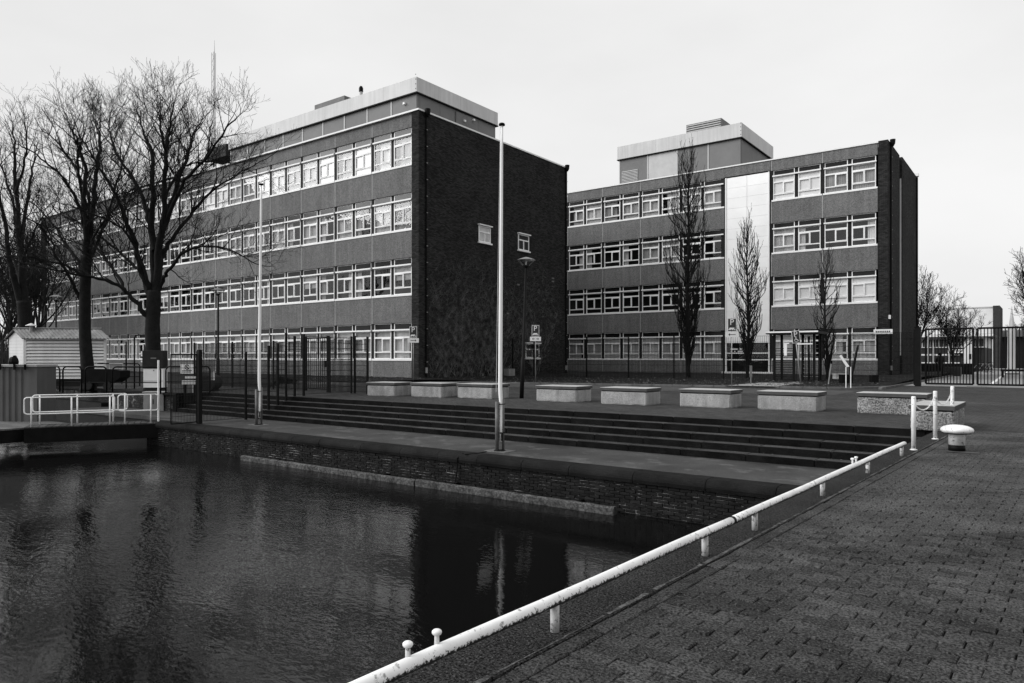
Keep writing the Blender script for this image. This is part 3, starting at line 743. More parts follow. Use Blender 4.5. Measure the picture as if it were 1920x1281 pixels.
# glazed stair column
SX0, SX1 = -18.98, -15.78
sc_ = MB()
sc_.box(SX0, SX0+.09, YR-.05, YR+.1, .42, 14.66).box(SX1-.09, SX1, YR-.05, YR+.1, .42, 14.66)
for z in (1.26, 1.74, 2.52): sc_.box(SX0+.09, SX1-.09, YR-.05, YR+.1, z, z+.07)
scol = sc_.build("stair_column", M_white, RB)
MB().box(SX0-.25, SX1+.25, YR-.14, YR+.15, .30, .42).build("sill", M_white, scol)
hh = (14.62-2.62)/16
for k in range(16):
    for (a, c) in ((SX0+.1, -17.40), (-17.37, SX1-.1)):
        MB().bbox(a, c, YR-.01, YR+.1, 2.62+k*hh+.005, 2.62+(k+1)*hh-.005, .004).build("stair_panel", M_glassw, scol)
MB().box(SX0+.09, SX1-.09, YR+.101, YR+.13, 2.60, 14.64).build("backing_sheet", M_white, scol)
MB().box(SX0+.09, SX1-.09, YR+.02, YR+.0995, 2.60, 14.64).build("joint_filler", M_cap, scol)
for (z0, z1) in ((.42,1.26),(1.33,1.74),(1.81,2.52)):
    MB().quad((SX0+.09,YR+.03,z0),(SX1-.09,YR+.03,z0),(SX1-.09,YR+.03,z1),(SX0+.09,YR+.03,z1)).build("stair_pane", M_glass, scol)
MB().box(SX0-.35, SX0-.02, YR+.05, YR+.3, ZB, 14.7).box(SX1+.02, SX1+.10, YR+.05, YR+.3, ZB, 14.7).build("side_post", M_dark, RB)
tl = []
for k, (z, segs) in enumerate(((2.02, (.55,.2,.62)), (1.86, (.14,.14,.75)))):
    tl.append((z, segs))
wl = MB()
for z, segs in tl:
    x = -18.55
    for sg in segs:
        n = int(sg/.09)
        for j in range(max(1, n)): wl.box(x+.09*j, x+.09*j+.07, YR-.07, YR-.06, z, z+.10)
        x += sg+.12
wl.build("lettering", M_signw, scol)
# rain pipes and the pale conduit on the right end wall
rainpipe(RB, XRG, YR+.6, ZTOP-.1, .3)
MB().tube([(XRG+.02,56.2,ZTOP-1.5),(XRG+.02,56.2,1.6)], .06, 6).build("conduit", M_post, RB)
MB().tube([(XRG+.16,63.2,ZTOP),(XRG+.16,63.2,.3)], .06, 6).build("rain_pipe", M_black, RB)
MB().box(XRG-.3, XRG+.25, 63.1, 63.5, ZTOP+.08, ZTOP+.3).build("roof_trim", M_cap, RB)
MB().box(XRG+.0, XRG+.12, 51.55, 51.8, 3.95, 4.2).build("wall_light", M_cap, RB)
nb = MB().box(-9.05, -7.95, YR-.20, YR-.115, 2.98, 3.28).build("name_board", M_signw, RB)
nl = MB()
for j in range(8): nl.box(-8.92+j*.11, -8.85+j*.11, YR-.206, YR-.201, 3.08, 3.18)
nl.build("lettering", M_signb, nb)

# ------------------------------------------------------------------ bare creeper on the left end wall
vr = random.Random(33); vm = MB()
def crawl(y, z, n, step, lean, r0):
    pts = [(XG+.03, y, z)]; a = lean
    for k in range(n):
        a += vr.uniform(-.35,.35); a *= .93
        y += sin(a)*step; z += cos(a)*step*.95
        if y < 30.0 or y > 44 or z > 8.6: break
        pts.append((XG+.03+vr.uniform(-.01,.05), y, z))
    if len(pts) > 2: vm.tube(pts, [r0*(1-.8*k/(len(pts)-1)) for k in range(len(pts))], 3, False)
    return pts
for cl in range(9):
    yb = 30.6+cl*1.05 if cl < 7 else 38.5+cl*.3
    for k in range(16):
        p = crawl(yb+vr.uniform(-.3,.3), .25, vr.randint(12, 27), .30, vr.uniform(-.8,.8), vr.uniform(.012,.035))
        for q in p[3:]:
            for _ in range(2):
                if vr.random() < .55: crawl(q[1], q[2], vr.randint(3,6), .22, vr.choice((-1,1))*vr.uniform(.6,1.6), .010)
for k in range(1500):
    y = vr.uniform(30.2, 38.8); zt = 7.6-abs(y-33.5)*.42; z = vr.uniform(.4, max(1.0, zt)); a = vr.uniform(-1.2,1.2); l = vr.uniform(.12,.4)
    vm.tube([(XG+.03,y,z),(XG+.05+vr.uniform(0,.1),y+sin(a)*l,z+cos(a)*l)], [.009,.005], 3, False)
for k in range(500):   # the patch at the far end of the wall
    y = vr.uniform(39, 44); z = vr.uniform(2.2, 6.2); a = vr.uniform(-1.5,1.5); l = vr.uniform(.15,.6)
    vm.tube([(XG+.03,y,z),(XG+.05,y+sin(a)*l,z+cos(a)*l*.6)], [.010,.006], 3, False)
v_ = vm.build("climbing_plant", M_vine)
tag(v_, "bare leafless creeper spread over the lower dark brick end wall of the left school block", "climber")

# ------------------------------------------------------------------ lawn, kerb, driveway
def lz(X, Y):
    tl = min(max((Y-24)/5.4, 0), 1); tr = min(max((Y-33)/18, 0), 1)
    if X > -28.6: tl *= max(0, 1-(X+28.6)/4)
    return .045+.25*max(tl, tr)
def ly0(X):
    if X < -30: return 25.2
    if X < -26: t = (X+30)/4; t = t*t*(3-2*t); return 25.2+t*(30.9-25.2)
    y = 31.9+.22*(X+21)
    if X > -8: y += (X+8)**2*.75
    return y
lm = MB(); nx, ny = 150, 36; lrr = random.Random(2)
for i in range(nx+1):
    X = -86+80*i/nx; a = ly0(X)
    for j in range(ny+1):
        t = (j/ny)**1.3; Y = a+(68-a)*t; lm.v.append((X, Y, lz(X,Y)+lrr.uniform(-.015,.02)*(0 if j == 0 else 1)))
for i in range(nx):
    for j in range(ny): k = i*(ny+1)+j; lm.f.append((k, k+ny+1, k+ny+2, k+1))
structure("lawn", lm, M_lawn)
ke = None; X = -60.0
while X < -6.2:
    L_ = .98
    a, c = (X, ly0(X)), (min(X+L_, -6.0), ly0(min(X+L_, -6.0)))
    dx, dy = c[0]-a[0], c[1]-a[1]; l = math.hypot(dx, dy)
    if l > 1.6: L_ = .98*.98/l; c = (min(X+L_,-6.0), ly0(min(X+L_,-6.0))); dx, dy = c[0]-a[0], c[1]-a[1]; l = math.hypot(dx,dy)
    m = MB().bbox(-l/2+.006, l/2-.006, -.13, .03, -.02, .095, .015)
    me = m.mesh("kerb_stone", M_kerb); o = link("kerb" if ke is None else "kerb_stone", me, None, ((a[0]+c[0])/2,(a[1]+c[1])/2,0), math.atan2(dy,dx))
    if ke is None: ke = o; tag(o, kind='structure'); kb = o
    else:
        o.parent = kb; o.matrix_parent_inverse = Matrix.LocRotScale(kb.location, kb.rotation_euler, None).inverted()
    X += L_
Y = 36.0
kme = MB().bbox(-.49, .49, -.08, .08, -.02, .10, .015).mesh("kerb_stone", M_kerb)
while Y < 70:
    o = link("kerb_stone", kme, kb, (-5.97, Y, 0), pi/2); o.matrix_parent_inverse = Matrix.LocRotScale(kb.location, kb.rotation_euler, None).inverted(); Y += 1.0
gl_ = MB()
X = -24.0
while X < -7.5: gl_.box(X, X+.97, 28.2+.05*(X+21), 28.36+.05*(X+21), -.02, .006); X += 1.0
structure("gutter", gl_, M_kerb)
structure("driveway", MB().quad((-5.9,41.2,.002),(40,41.2,.002),(40,120,.002),(-5.9,120,.002)), M_road)
structure("road_strip", MB().quad((-60,28.6,.004),(-5,30.0,.004),(-5,33.0,.004),(-60,25.5,.004)) if False else MB().quad((-23.5,28.5,.004),(-6.5,29.35,.004),(-6.5,33.5,.004),(-23.5,31.3,.004)), mat("dark_asphalt", 0.06, 0.9, 0.25, 0.6, fine=0.2))
structure("lawn_path", MB().quad((-12.4,33.6,.09),(-10.2,34.0,.09),(-9.6,41.5,.14),(-11.9,41.5,.14)), M_road)
lf = MB(); fr_ = random.Random(8)
for k in range(2600):
    X = fr_.uniform(-36, -6.5); a = ly0(X); Y = a+.2+abs(fr_.gauss(0, 6)); 
    if Y > 51 or (X < -28.7 and Y > 29.2): continue
    z = lz(X,Y)+.03; r_ = fr_.uniform(.03,.075); th = fr_.uniform(0, 2*pi); tl_ = fr_.uniform(-.03,.05)
    lf.quad((X+r_*cos(th),Y+r_*sin(th),z),(X-r_*.6*sin(th),Y+r_*.6*cos(th),z+tl_),(X-r_*cos(th),Y-r_*sin(th),z),(X+r_*.6*sin(th),Y-r_*.6*cos(th),z+.01))
tag(lf.build("leaf_litter", M_leaf), "dry fallen leaves strewn on the grass before the right school block", "leaves", kind="stuff")
lp = MB()
for k in range(260):
    if fr_.random() < .6: X, Y, z = fr_.uniform(-26,-2), 14.7+abs(fr_.gauss(0,.5)), None
    else: X, Y, z = fr_.uniform(-26,4), fr_.uniform(16.5,30), .006
    if z is None:
        kk = int((YT+.36-Y)/TR); 
        z = QZ+.008 if Y < 14.65 else -ZS*max(0, min(4, math.ceil((YT-Y)/TR)))+.008
    r_ = fr_.uniform(.015,.04); th = fr_.uniform(0, 6.28)
    lp.quad((X+r_*cos(th),Y+r_*sin(th),z),(X-r_*.6*sin(th),Y+r_*.6*cos(th),z+.008),(X-r_*cos(th),Y-r_*sin(th),z+.002),(X+r_*.6*sin(th),Y-r_*.6*cos(th),z+.004))
tag(lp.build("litter", M_leaf), "small pale leaves and scraps lying on the steps and plaza", "leaves", kind="stuff")

# ------------------------------------------------------------------ concrete seat blocks
def seat_block(label, x0, y0, wx, wy, rotz, h=.41, rough=False, lid=.085, seed=0, over=.02):
    """x0,y0: front left corner on the ground"""
    t = thing("seat_block", label, "concrete block", (x0, y0, 0), rotz, "concrete seat blocks along the top of the steps")
    r = random.Random(seed); b = MB()
    n = 10; c = .035
    # slightly worn body: chamfered with jittered edges
    def ring(ins, z, jit):
        pts = []
        cs = [(ins,ins),(wx-ins,ins),(wx-ins,wy-ins),(ins,wy-ins)]
        for i in range(4):
            a, e = cs[i], cs[(i+1)%4]; dx, dy = e[0]-a[0], e[1]-a[1]; l = math.hypot(dx, dy)
            for k in range(n):
                f = (c+(l-2*c)*k/(n-1))/l; pts.append((a[0]+dx*f+r.uniform(-jit,jit), a[1]+dy*f+r.uniform(-jit,jit), z))
        return pts
    rings = [ring(.012, 0, .008), ring(0, .03, .004), ring(0, h*.5, .003), ring(0, h-.02, .004), ring(.018, h, .006)]
    m = len(rings[0])
    for rg in rings: b.v += rg
    for k in range(4):
        for j in range(m): b.f.append((k*m+j, k*m+(j+1)%m, k*m+m+(j+1)%m, k*m+m+j))
    b.f.append(tuple(4*m+j for j in range(m)))
    b.build("block", M_concr if rough else M_conc, t, world=False)
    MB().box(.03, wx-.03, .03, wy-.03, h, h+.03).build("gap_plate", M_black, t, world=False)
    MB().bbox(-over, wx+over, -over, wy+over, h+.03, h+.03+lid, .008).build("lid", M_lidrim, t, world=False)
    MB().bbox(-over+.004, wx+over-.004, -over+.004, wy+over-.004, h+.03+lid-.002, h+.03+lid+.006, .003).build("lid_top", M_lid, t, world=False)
    return t
specs = [ # px left, bottom y, px front right, depth, extra turn, rough, label
 (688, 742.0, 739, 1.05, .13, 0, "smallest concrete seat block, farthest left beside the end post of the mesh fence"),
 (770, 743.6, 828, 1.0, .05, 0, "second concrete seat block from the mesh fence, in front of the left parking sign"),
 (857, 746.0, 923, 1.0, .03, 0, "concrete seat block partly behind the near white flagpole"),
 (1005, 751.6, 1081, .95, .0, 0, "concrete seat block just right of the street lamp, below the sign with two arrows"),
 (1126, 757.0, 1212, .95, -.01, 0, "stained concrete seat block with chipped right corner, between the double arrow and left arrow signs"),
 (1274, 762.0, 1370, .9, -.01, 0, "concrete seat block in front of the sign with the left pointing arrow"),
 (1420, 767.5, 1532, .9, -.01, 0, "concrete seat block below the tilted disabled parking sign"),
 (1607, 774.0, 1737, .85, -.01, 1, "long rough pebbly seat block behind the first white chain post"),
]
for k, (pa, yb, pb, dp, tn, rg, lab) in enumerate(specs):
    A = onz(pa, yb)
    # end of the front edge on a line turned by tn from +X
    best = None
    for i in range(60, 260):
        l = i*.01; q = A+Vector((cos(tn), sin(tn), 0))*l; dd = -0.5993*q.x+0.8005*q.y; px = 960+F*(0.8005*q.x+0.5993*q.y)/dd
        if best is None or abs(px-pb) < best[0]: best = (abs(px-pb), l)
    seat_block(lab, A.x, A.y, best[1], dp, tn, rough=bool(rg), seed=k, h=(.385 if k < 7 else .40))
seat_block("rough seat block nearest the white bollard, behind the last chain posts", -2.16, 15.98, .74, 1.75, -.02, rough=True, seed=20, h=.37)

# ------------------------------------------------------------------ white pipe rail along the water
def rail(label, s0, s1, posts, pins, open_end):
    A = ens(0, s0); t = thing("pipe_rail", label, "pipe rail", (A.x, A.y, 0), 0, "low white pipe rail along the quay edge")
    zr = .163; R = .0315
    rr_ = random.Random(int(s0*10)); pts = []; n = int((s1-s0)/.25)+1
    for k in range(n+1): p = ens(0, s0+(s1-s0)*k/n); pts.append((p.x, p.y, zr+.002*sin(k*.7)))
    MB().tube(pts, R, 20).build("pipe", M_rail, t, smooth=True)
    for s in posts:
        p = ens(0, s); e = .027; m = MB(); m.tube([(p.x,p.y,0),(p.x,p.y,zr-.012)], .024, 12); m.build("post", M_wornp, t, smooth=True)
    for s in pins:
        p = ens(-.012, s); m = MB().lathe([(.011,0),(.010,.038),(.010,.042),(.018,.046),(.0215,.052),(.021,.060),(.014,.066),(.004,.068)], (p.x, p.y, zr+R-.006), 16)
        m.build("rope_pin", M_wornw, t, smooth=True)
rail("nearer length of white pipe rail with flaked underside at the quay edge in the foreground", -3.5, 2.285, [-1.9, 0, 1.82], [-1.0, -.835], 0)
p0 = ens(0, 2.288); p1 = ens(0, 2.325)
tag(MB().tube([p0+Vector((0,0,.163)), p1+Vector((0,0,.163))], .0322, 20).build("pipe_coupling", M_black), "black rubber coupling ring joining the two lengths of white pipe rail", "coupling")
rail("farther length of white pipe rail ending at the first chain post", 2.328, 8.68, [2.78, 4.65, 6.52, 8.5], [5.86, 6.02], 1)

# ------------------------------------------------------------------ mooring bollard, chain posts
bo = thing("mooring_bollard", "white mushroom shaped mooring bollard with black foot on the paving", "bollard", (-1.09, 12.66, 0))
br_ = random.Random(4)
MB().lathe([(.112,.095),(.112,.27),(.12,.275)], n=28).build("stem", M_wornw, bo, True, False)
MB().lathe([(.113,.0),(.113,.097)], n=28).build("foot", M_black, bo, True, False)
hm = MB().lathe([(.115,.262),(.155,.268),(.198,.285),(.216,.305),(.219,.325),(.208,.345),(.18,.365),(.13,.384),(.07,.394),(.01,.397)], n=40)
hm.v = [(x*(1+.015*sin(7*math.atan2(y,x))), y*(1+.015*sin(7*math.atan2(y,x))), z+(br_.uniform(-.004,.002) if z < .3 else 0)) for x,y,z in hm.v]
hm.build("cap", M_wornw, bo, True, False)
MB().lathe([(.12,.258),(.2,.272),(.2,.276)], n=30).build("cap_underside", M_black, bo, True, False)
MB().box(-.13,.3,-.2,-.05,.001,.008).build("base_slab", M_lidrim, bo, world=False)
cpos = [(-1.63, 12.40, .82), (-1.55, 14.29, .835), (-1.47, 16.2, .86)]
clab = ["first white chain post, at the end of the pipe rail", "middle white chain post, between the pipe rail end and the rough seat block", "last white chain post, behind the mushroom bollard"]
for (x, y, h), lb in zip(cpos, clab):
    t = thing("chain_post", lb, "post", (x, y, 0), 0, "white chain posts at the end of the steps")
    MB().lathe([(.032,0),(.032,h-.01),(.026,h)], n=16).build("pole", M_wornw, t, True, False)
    MB().lathe([(.055,0.001),(.05,.012),(.03,.014)], n=16).build("foot_ring", M_wornw, t, True, False)
def chain(a, c, sag, label):
    a, c = Vector(a), Vector(c); m = MB(); N = 15; pts = []
    for k in range(N*2+1):
        f = k/(N*2); p = a.lerp(c, f); p.z -= sag*4*f*(1-f); pts.append(p)
    for k in range(len(pts)-1):    # links turned in alternation
        p, q = pts[k], pts[k+1]; d = (q-p); u = d.normalized().cross(Vector((0,0,1)) if k % 2 else Vector((1,0,0.2))).normalized()*.009
        ring = [p-d*.15+u*.0, p+d*.2+u, p+d*.8+u, q+d*.15, p+d*.8-u, p+d*.2-u, p-d*.15]
        m.tube(ring, .0045, 5)
    return tag(m.build("chain", M_wornw), label, "chain", "white chains between the chain posts")
chain((cpos[0][0],cpos[0][1]+.03,.72), (cpos[1][0],cpos[1][1]-.03,.75), .17, "white chain hanging between the first and the middle chain post")
chain((cpos[1][0],cpos[1][1]+.03,.72), (cpos[2][0],cpos[2][1]-.03,.78), .19, "white chain hanging between the middle and the last chain post")

# ------------------------------------------------------------------ flagpoles
def flagpole(label, px, yb, pt, ytop, rope):
    A = onz(px, yb, QZ); d = -0.5993*A.x+0.8005*A.y
    T_ = P3(pt, ytop, d); H = T_.z-QZ
    t = thing("flagpole", label, "flagpole", (A.x, A.y, QZ), 0, "white flagpoles on the low quay")
    dx, dy = T_.x-A.x, T_.y-A.y
    MB().box(-.3,.3,-.22,.22,.0,.012).build("base_plate", M_steeld, t, world=False)
    rx, ry = 0.8005, 0.5993
    # steel socket: a stout front upright and a slimmer rear one clasp the tapered pole foot between them
    fx, fy = -0.5993*-1, 0.8005*-1     # towards the plaza viewer
    o = -.062; MB().tube([(o*rx+.03*fx,o*ry+.03*fy,.01),(o*rx+.03*fx,o*ry+.03*fy,1.13)], .043, 12).build("socket_post", M_steeld, t, True, False)
    o = .078; MB().tube([(o*rx-.03*fx,o*ry-.03*fy,.01),(o*rx-.03*fx,o*ry-.03*fy,1.20)], .030, 12).build("socket_post", M_steeld, t, True, False)
    MB().lathe([(.14,.01),(.12,.03),(.05,.035)], n=16).build("socket_foot", M_black, t, True, False)
    for z in (.42, 1.07): MB().tube([(-.02*rx+.07*fx,-.02*ry+.07*fy,z),(.13*rx+.07*fx,.13*ry+.07*fy,z+.01)], .012, 6).build("clamp_bolt", M_black, t, False, False)
    pts, rad_ = [], []
    for k in range(15):
        z = .22+(H-.22)*k/14 if k > 5 else (.22, .6, 1.05, 1.25, 1.42, 1.7)[k]; f = z/H
        side = .022 if z < 1.1 else (.022*(1-(z-1.1)/.35) if z < 1.45 else 0)
        pts.append((dx*f+side*rx, dy*f+side*ry, z)); rad_.append(.034 if z < 1.1 else (.047 if z < 3 else .047-.017*(z-3)/(H-3)))
    MB().tube(pts, rad_, 14).build("pole", M_white, t, True, False)
    MB().box(-.012,.012,-.012,.012,.24,.42).build("pole_pin", M_black, t, False, False).location = (.05*rx+.05*fx, .05*ry+.05*fy, 0)
    MB().lathe([(.03,-.03),(.07,-.02),(.075,.0),(.06,.03),(.02,.045)], (dx,dy,H), 16).build("truck", M_black, t, True, False)
    if rope:
        MB().tube([(-.09*rx+dx*.15,-.09*ry+dy*.15,1.35),(-.07*rx+dx*.5,-.07*ry+dy*.5,H*.5),(-.035*rx+dx,-.035*ry+dy,H-.05)], .006, 4).build("halyard", M_post, t, False, False)
    return t
flagpole("tall white flagpole in the centre, before the dark brick end wall", 937, 846, 941, 234, True)
flagpole("white flagpole farther left on the quay, beside the mesh fence", 485, 797, 490, 346, False)

# ------------------------------------------------------------------ street lamps
def lamp(label, px, yb, lean=0, scale=1.0, box=False):
    A = onz(px, yb); t = thing("street_lamp", label, "street lamp", (A.x, A.y, 0), 0, "street lamps with cone shaped heads")
    H = 4.62; dx, dy = lean*.8, lean*.6
    MB().tube([(0,0,0),(dx*.3,dy*.3,1.4),(dx*.31,dy*.31,1.42),(dx,dy,H)], [.075,.075,.052,.045], 12).build("pole", M_lamp, t, True, False)
    MB().lathe([(.05,-.06),(.09,.0),(.10,.035),(.06,.04)], (dx,dy,H), 16).build("collar", M_lamp, t, True, False)
    MB().lathe([(.335,.215),(.30,.235),(.12,.30),(.03,.325),(.0,.33)], (dx,dy,H), 28).build("hood", M_lampt, t, False, False)
    MB().lathe([(.13,.035),(.13,.04),(.325,.21),(.31,.21)], (dx,dy,H), 28).build("glass_shade", M_shade, t, False, False)
    MB().tube([(dx,dy,H+.04),(dx,dy,H+.16)], .025, 8).build("bulb", M_white, t, False, False)
    ribs = MB()
    for k in range(6): a = k*pi/3+.2; ribs.tube([(dx+.13*cos(a),dy+.13*sin(a),H+.04),(dx+.33*cos(a),dy+.33*sin(a),H+.215)], .009, 4)
    ribs.build("shade_ribs", M_steel, t, False, False)
    return t
M_shade = glass("lamp_shade_glass", 1.6)
lamp("dark street lamp beside the near flagpole, in front of the creeper covered wall", 978, 747, .16)
lamp("street lamp behind the mesh fence, in front of the left school windows", 409, 724, 0)
lamp("distant street lamp above the white shed roof at far left", 105, 719, 0)

# ------------------------------------------------------------------ parking signs
def arrow_mb(kind):
    b = MB()
    def arrow(x0, x1, w=.022, hd=.055):   # tip at x1
        s = 1 if x1 > x0 else -1; xb = x1-s*hd*1.2
        b.prism([(x0,-w/2),(xb,-w/2),(xb,w/2),(x0,w/2)] if s > 0 else [(xb,-w/2),(x0,-w/2),(x0,w/2),(xb,w/2)], 'y', 0, .003)
        b.prism([(xb,-hd),(x1,0),(xb,hd)] if s > 0 else [(x1,0),(xb,-hd),(xb,hd)], 'y', 0, .003)
    if kind == 'right': arrow(-.15, .17)
    if kind == 'left': arrow(.17, -.17)
    if kind == 'both': arrow(-.03, -.19); arrow(.03, .19)
    return b
PMESH = text_mesh("P", .40, M_signw, "letter_p")
def sign(label, px, yb, py_top, kind, z0=0.0, lean=0.0, d=None, w=.42, h=.63):
    A = onz(px, yb, z0); dd = -0.5993*A.x+0.8005*A.y; H = (HC+(672-py_top)*dd/F)-z0
    face = math.atan2(-A.x, A.y)*-1   # turned to face the plaza
    rot = YAW
    t = thing("parking_sign", label, "road sign", (A.x, A.y, z0), rot, "parking signs along the kerb" if kind != 'disabled' else None)

    t.rotation_euler = (0, lean, rot)
    MB().tube([(0,0,0),(0,0,H+.02 if kind != 'disabled' else H+.06)], .024 if kind != 'disabled' else .032, 10).build("pole", M_steel, t, True, False)
    zc = H-h/2
    pn = MB().bbox(-w/2, w/2, -.05, -.035, 0, h, .002); pn.v = [(x,y,z+zc-h/2) for x,y,z in pn.v]; pan = pn.build("sign_panel", M_signrim, t, world=False)
    MB().box(-w/2+.026, w/2-.026, -.0535, -.0505, zc-h/2+.026, zc+h/2-.026).build("sign_field", M_sign, pan, world=False)
    o = link("letter_p", PMESH, pan, (-.01, -.0545, zc+.12)); o.rotation_euler = (pi/2, 0, 0)
    ic = MB(); y0, y1 = -.0575, -.0542; zi = zc-h/2+.05
    if kind == 'disabled':
        ring = [(.075*cos(a)-.01, .085+.075*sin(a)) for a in [2.2+(2*pi-1.6)*k/14 for k in range(15)]]
        for k in range(14):
            (xa, za), (xb, zb) = ring[k], ring[k+1]; ic.tube([(xa,-.056,zi+za),(xb,-.056,zi+zb)], .010, 4)
        ic.tube([(-.012,-.056,zi+.24),(-.01,-.056,zi+.12)], .018, 5); ic.tube([(-.012,-.056,zi+.275),(-.012,-.056,zi+.25)], .024, 6)
        ic.tube([(-.01,-.056,zi+.125),(.065,-.056,zi+.12),(.115,-.056,zi+.03),(.135,-.056,zi+.04)], .013, 5)
    else:
        ic.prism([(-.15,zi+.05),(.07,zi+.05),(.115,zi+.135),(-.115,zi+.135)], 'y', y0, y1)
        ic.prism([(-.17,zi+.03),(-.12,zi+.03),(-.12,zi+.07),(-.17,zi+.07)], 'y', y0, y1)
        for x in (-.09, .03): ic.lathe([(.024,-.001),(.024,.002)], n=10) if False else ic.prism([(x+.026*cos(k*pi/5), zi+.045+.026*sin(k*pi/5)) for k in range(10)], 'y', y0-.001, y1)
        ic.prism([(.08,zi+.02),(.16,zi+.02),(.14,zi+.075),(.12,zi+.085)], 'y', y0, y1)
    ic.build("pictogram", M_signw, pan, world=False)
    if kind != 'disabled':
        z1 = zc-h/2-.02; pw = .30 if kind == 'both' else .30; pw = .31
        pl_ = MB().bbox(-pw+.0, pw, -.05, -.036, 0, .245, .002); pl_.v = [(x,y,z+z1-.245) for x,y,z in pl_.v]; ap = pl_.build("arrow_plate", M_signw, t, world=False)
        am = arrow_mb(kind); am.v = [(x, -.0535+y*.5, z1-.122+z*1.25) for x,y,z in am.v]; am.build("arrow", M_signb, ap, world=False)
    MB().box(-.04,.04,-.035,.03,zc+.12,zc+.15).box(-.04,.04,-.035,.03,zc-.17,zc-.14).build("bracket", M_steel, t, world=False)
    return t
sign("parking sign with right pointing arrow plate at the corner of the left school block", 775, 714.5, 612.5, 'right', .14)
sign("parking sign with two headed arrow plate to the right of the street lamp", 1004, 718.5, 610, 'both', .0)
sign("parking sign with left pointing arrow plate in front of the stair column", 1372, 727.5, 597, 'left', .0)
sign("tilted disabled parking sign with wheelchair symbol by the entrance cage", 1502, 721.5, 619.5, 'disabled', .09, lean=-.115, w=.40, h=.62)

# ------------------------------------------------------------------ mesh fences and gates
def post_mb(b, x, y, z0, z1, r=.03): b.box(x-r, x+r, y-r, y+r, z0, z1); return b
def mesh_panel(a, c, za0, zc0, za1, zc1, vstep=.05, hstep=.2, wr=.008):
    """welded wire mat between a and c; bottoms za0/zc0, tops za1/zc1"""
    m = MB(); a, c = Vector((a[0],a[1],0)), Vector((c[0],c[1],0)); L_ = (c-a).length; n = max(1, int(L_/vstep))
    for k in range(n+1):
        f = k/n; p = a.lerp(c, f); m.tube([(p.x,p.y,za0+(zc0-za0)*f),(p.x,p.y,za1+(zc1-za1)*f)], wr, 3, False)
    h = max(za1-za0, zc1-zc0); n2 = int(h/hstep)
    for k in range(n2+1):
        f = k/n2; m.tube([(a.x,a.y,za0+(za1-za0)*f),(c.x,c.y,zc0+(zc1-zc0)*f)], wr*1.2, 3, False)
    return m
def fence(name, label, posts, skip=(), group=None, pr=.03, **kw):
    """posts: (x, y, z0, z1)"""
    t = thing(name, label, "fence", (posts[0][0], posts[0][1], 0), 0, group)
    for (x, y, z0, z1) in posts: post_mb(MB(), x, y, z0, z1, pr).build("fence_post", M_fence, t)
    for k in range(len(posts)-1):
        if k in skip: continue
        a, c = posts[k], posts[k+1]
        tag(mesh_panel(a[:2], c[:2], max(a[2],c[2])+.06, max(a[2],c[2])+.06, min(a[3],c[3])-.08, min(a[3],c[3])-.08, **kw).build("wire_mesh", M_fence, t), kind="stuff")
    return t
def fp(px, yb, yt, z): A = onz(px, yb, z); d = -0.5993*A.x+0.8005*A.y; return (A.x, A.y, z, zat(yt, d))
XF = -22.15
steppy = [(XF, 12.5, QZ, QZ+2.35), (XF, 14.25, QZ, QZ+2.35), (XF, 15.15, -.43, 1.85), (XF, 15.53, -.288, 1.95), (XF, 15.88, -.144, 2.33), (XF, 16.25, 0, 2.22), (XF, 16.65, 0, 2.30), (XF, 19.1, 0, 2.3), (-21.4, 19.1, 0, 2.25)]
fence("mesh_fence", "dark mesh fence with tall posts climbing the steps from the quay to the plaza", steppy, pr=.035)
fence("mesh_fence", "dark mesh fence behind the hoop rails, left of the barred gate", [(-34.5,19.3,0,2.2), (-31.2,19.35,0,2.2), (-28.0,19.4,0,2.2), (-25.85,19.45,0,2.25)])
# barred pedestrian gate between the two
def bar_gate(name, label, a, c, z0, z1, n, r=.011, fr=.025, posts=.05, group=None, handle=True):
    a, c = Vector((a[0],a[1],0)), Vector((c[0],c[1],0)); t = thing(name, label, "gate", (a.x,a.y,0), 0, group)
    d = (c-a).normalized(); L_ = (c-a).length
    f = MB()
    f.tube([a+Vector((0,0,z0)), c+Vector((0,0,z0))], fr, 6).tube([a+Vector((0,0,z1)), c+Vector((0,0,z1))], fr, 6)
    f.tube([a+Vector((0,0,z0)), a+Vector((0,0,z1))], fr, 6).tube([c+Vector((0,0,z0)), c+Vector((0,0,z1))], fr, 6); f.build("gate_frame", M_fence, t)
    for k in range(1, n): p = a+d*L_*k/n; MB().tube([p+Vector((0,0,z0)), p+Vector((0,0,z1))], r, 5).build("bar", M_fence, t)
    if posts:
        for p in (a-d*.10, c+d*.10): post_mb(MB(), p.x, p.y, -.05, z1+.08, posts).build("gate_post", M_fence, t)
    if handle: q = c-d*.12; MB().box(q.x-.05, q.x+.05, q.y-.05, q.y+.05, (z0+z1)/2-.15, (z0+z1)/2+.12).build("lock_box", M_fence, t)
    return t
bar_gate("bar_gate", "closed narrow barred gate in the mesh fence at the top of the steps", (-25.6,19.4), (-23.75,19.0), .12, 2.25, 10)
fence("mesh_fence", "short mesh fence piece right of the narrow barred gate", [(-23.5,18.95,0,2.28), (-22.3,19.05,0,2.28)])
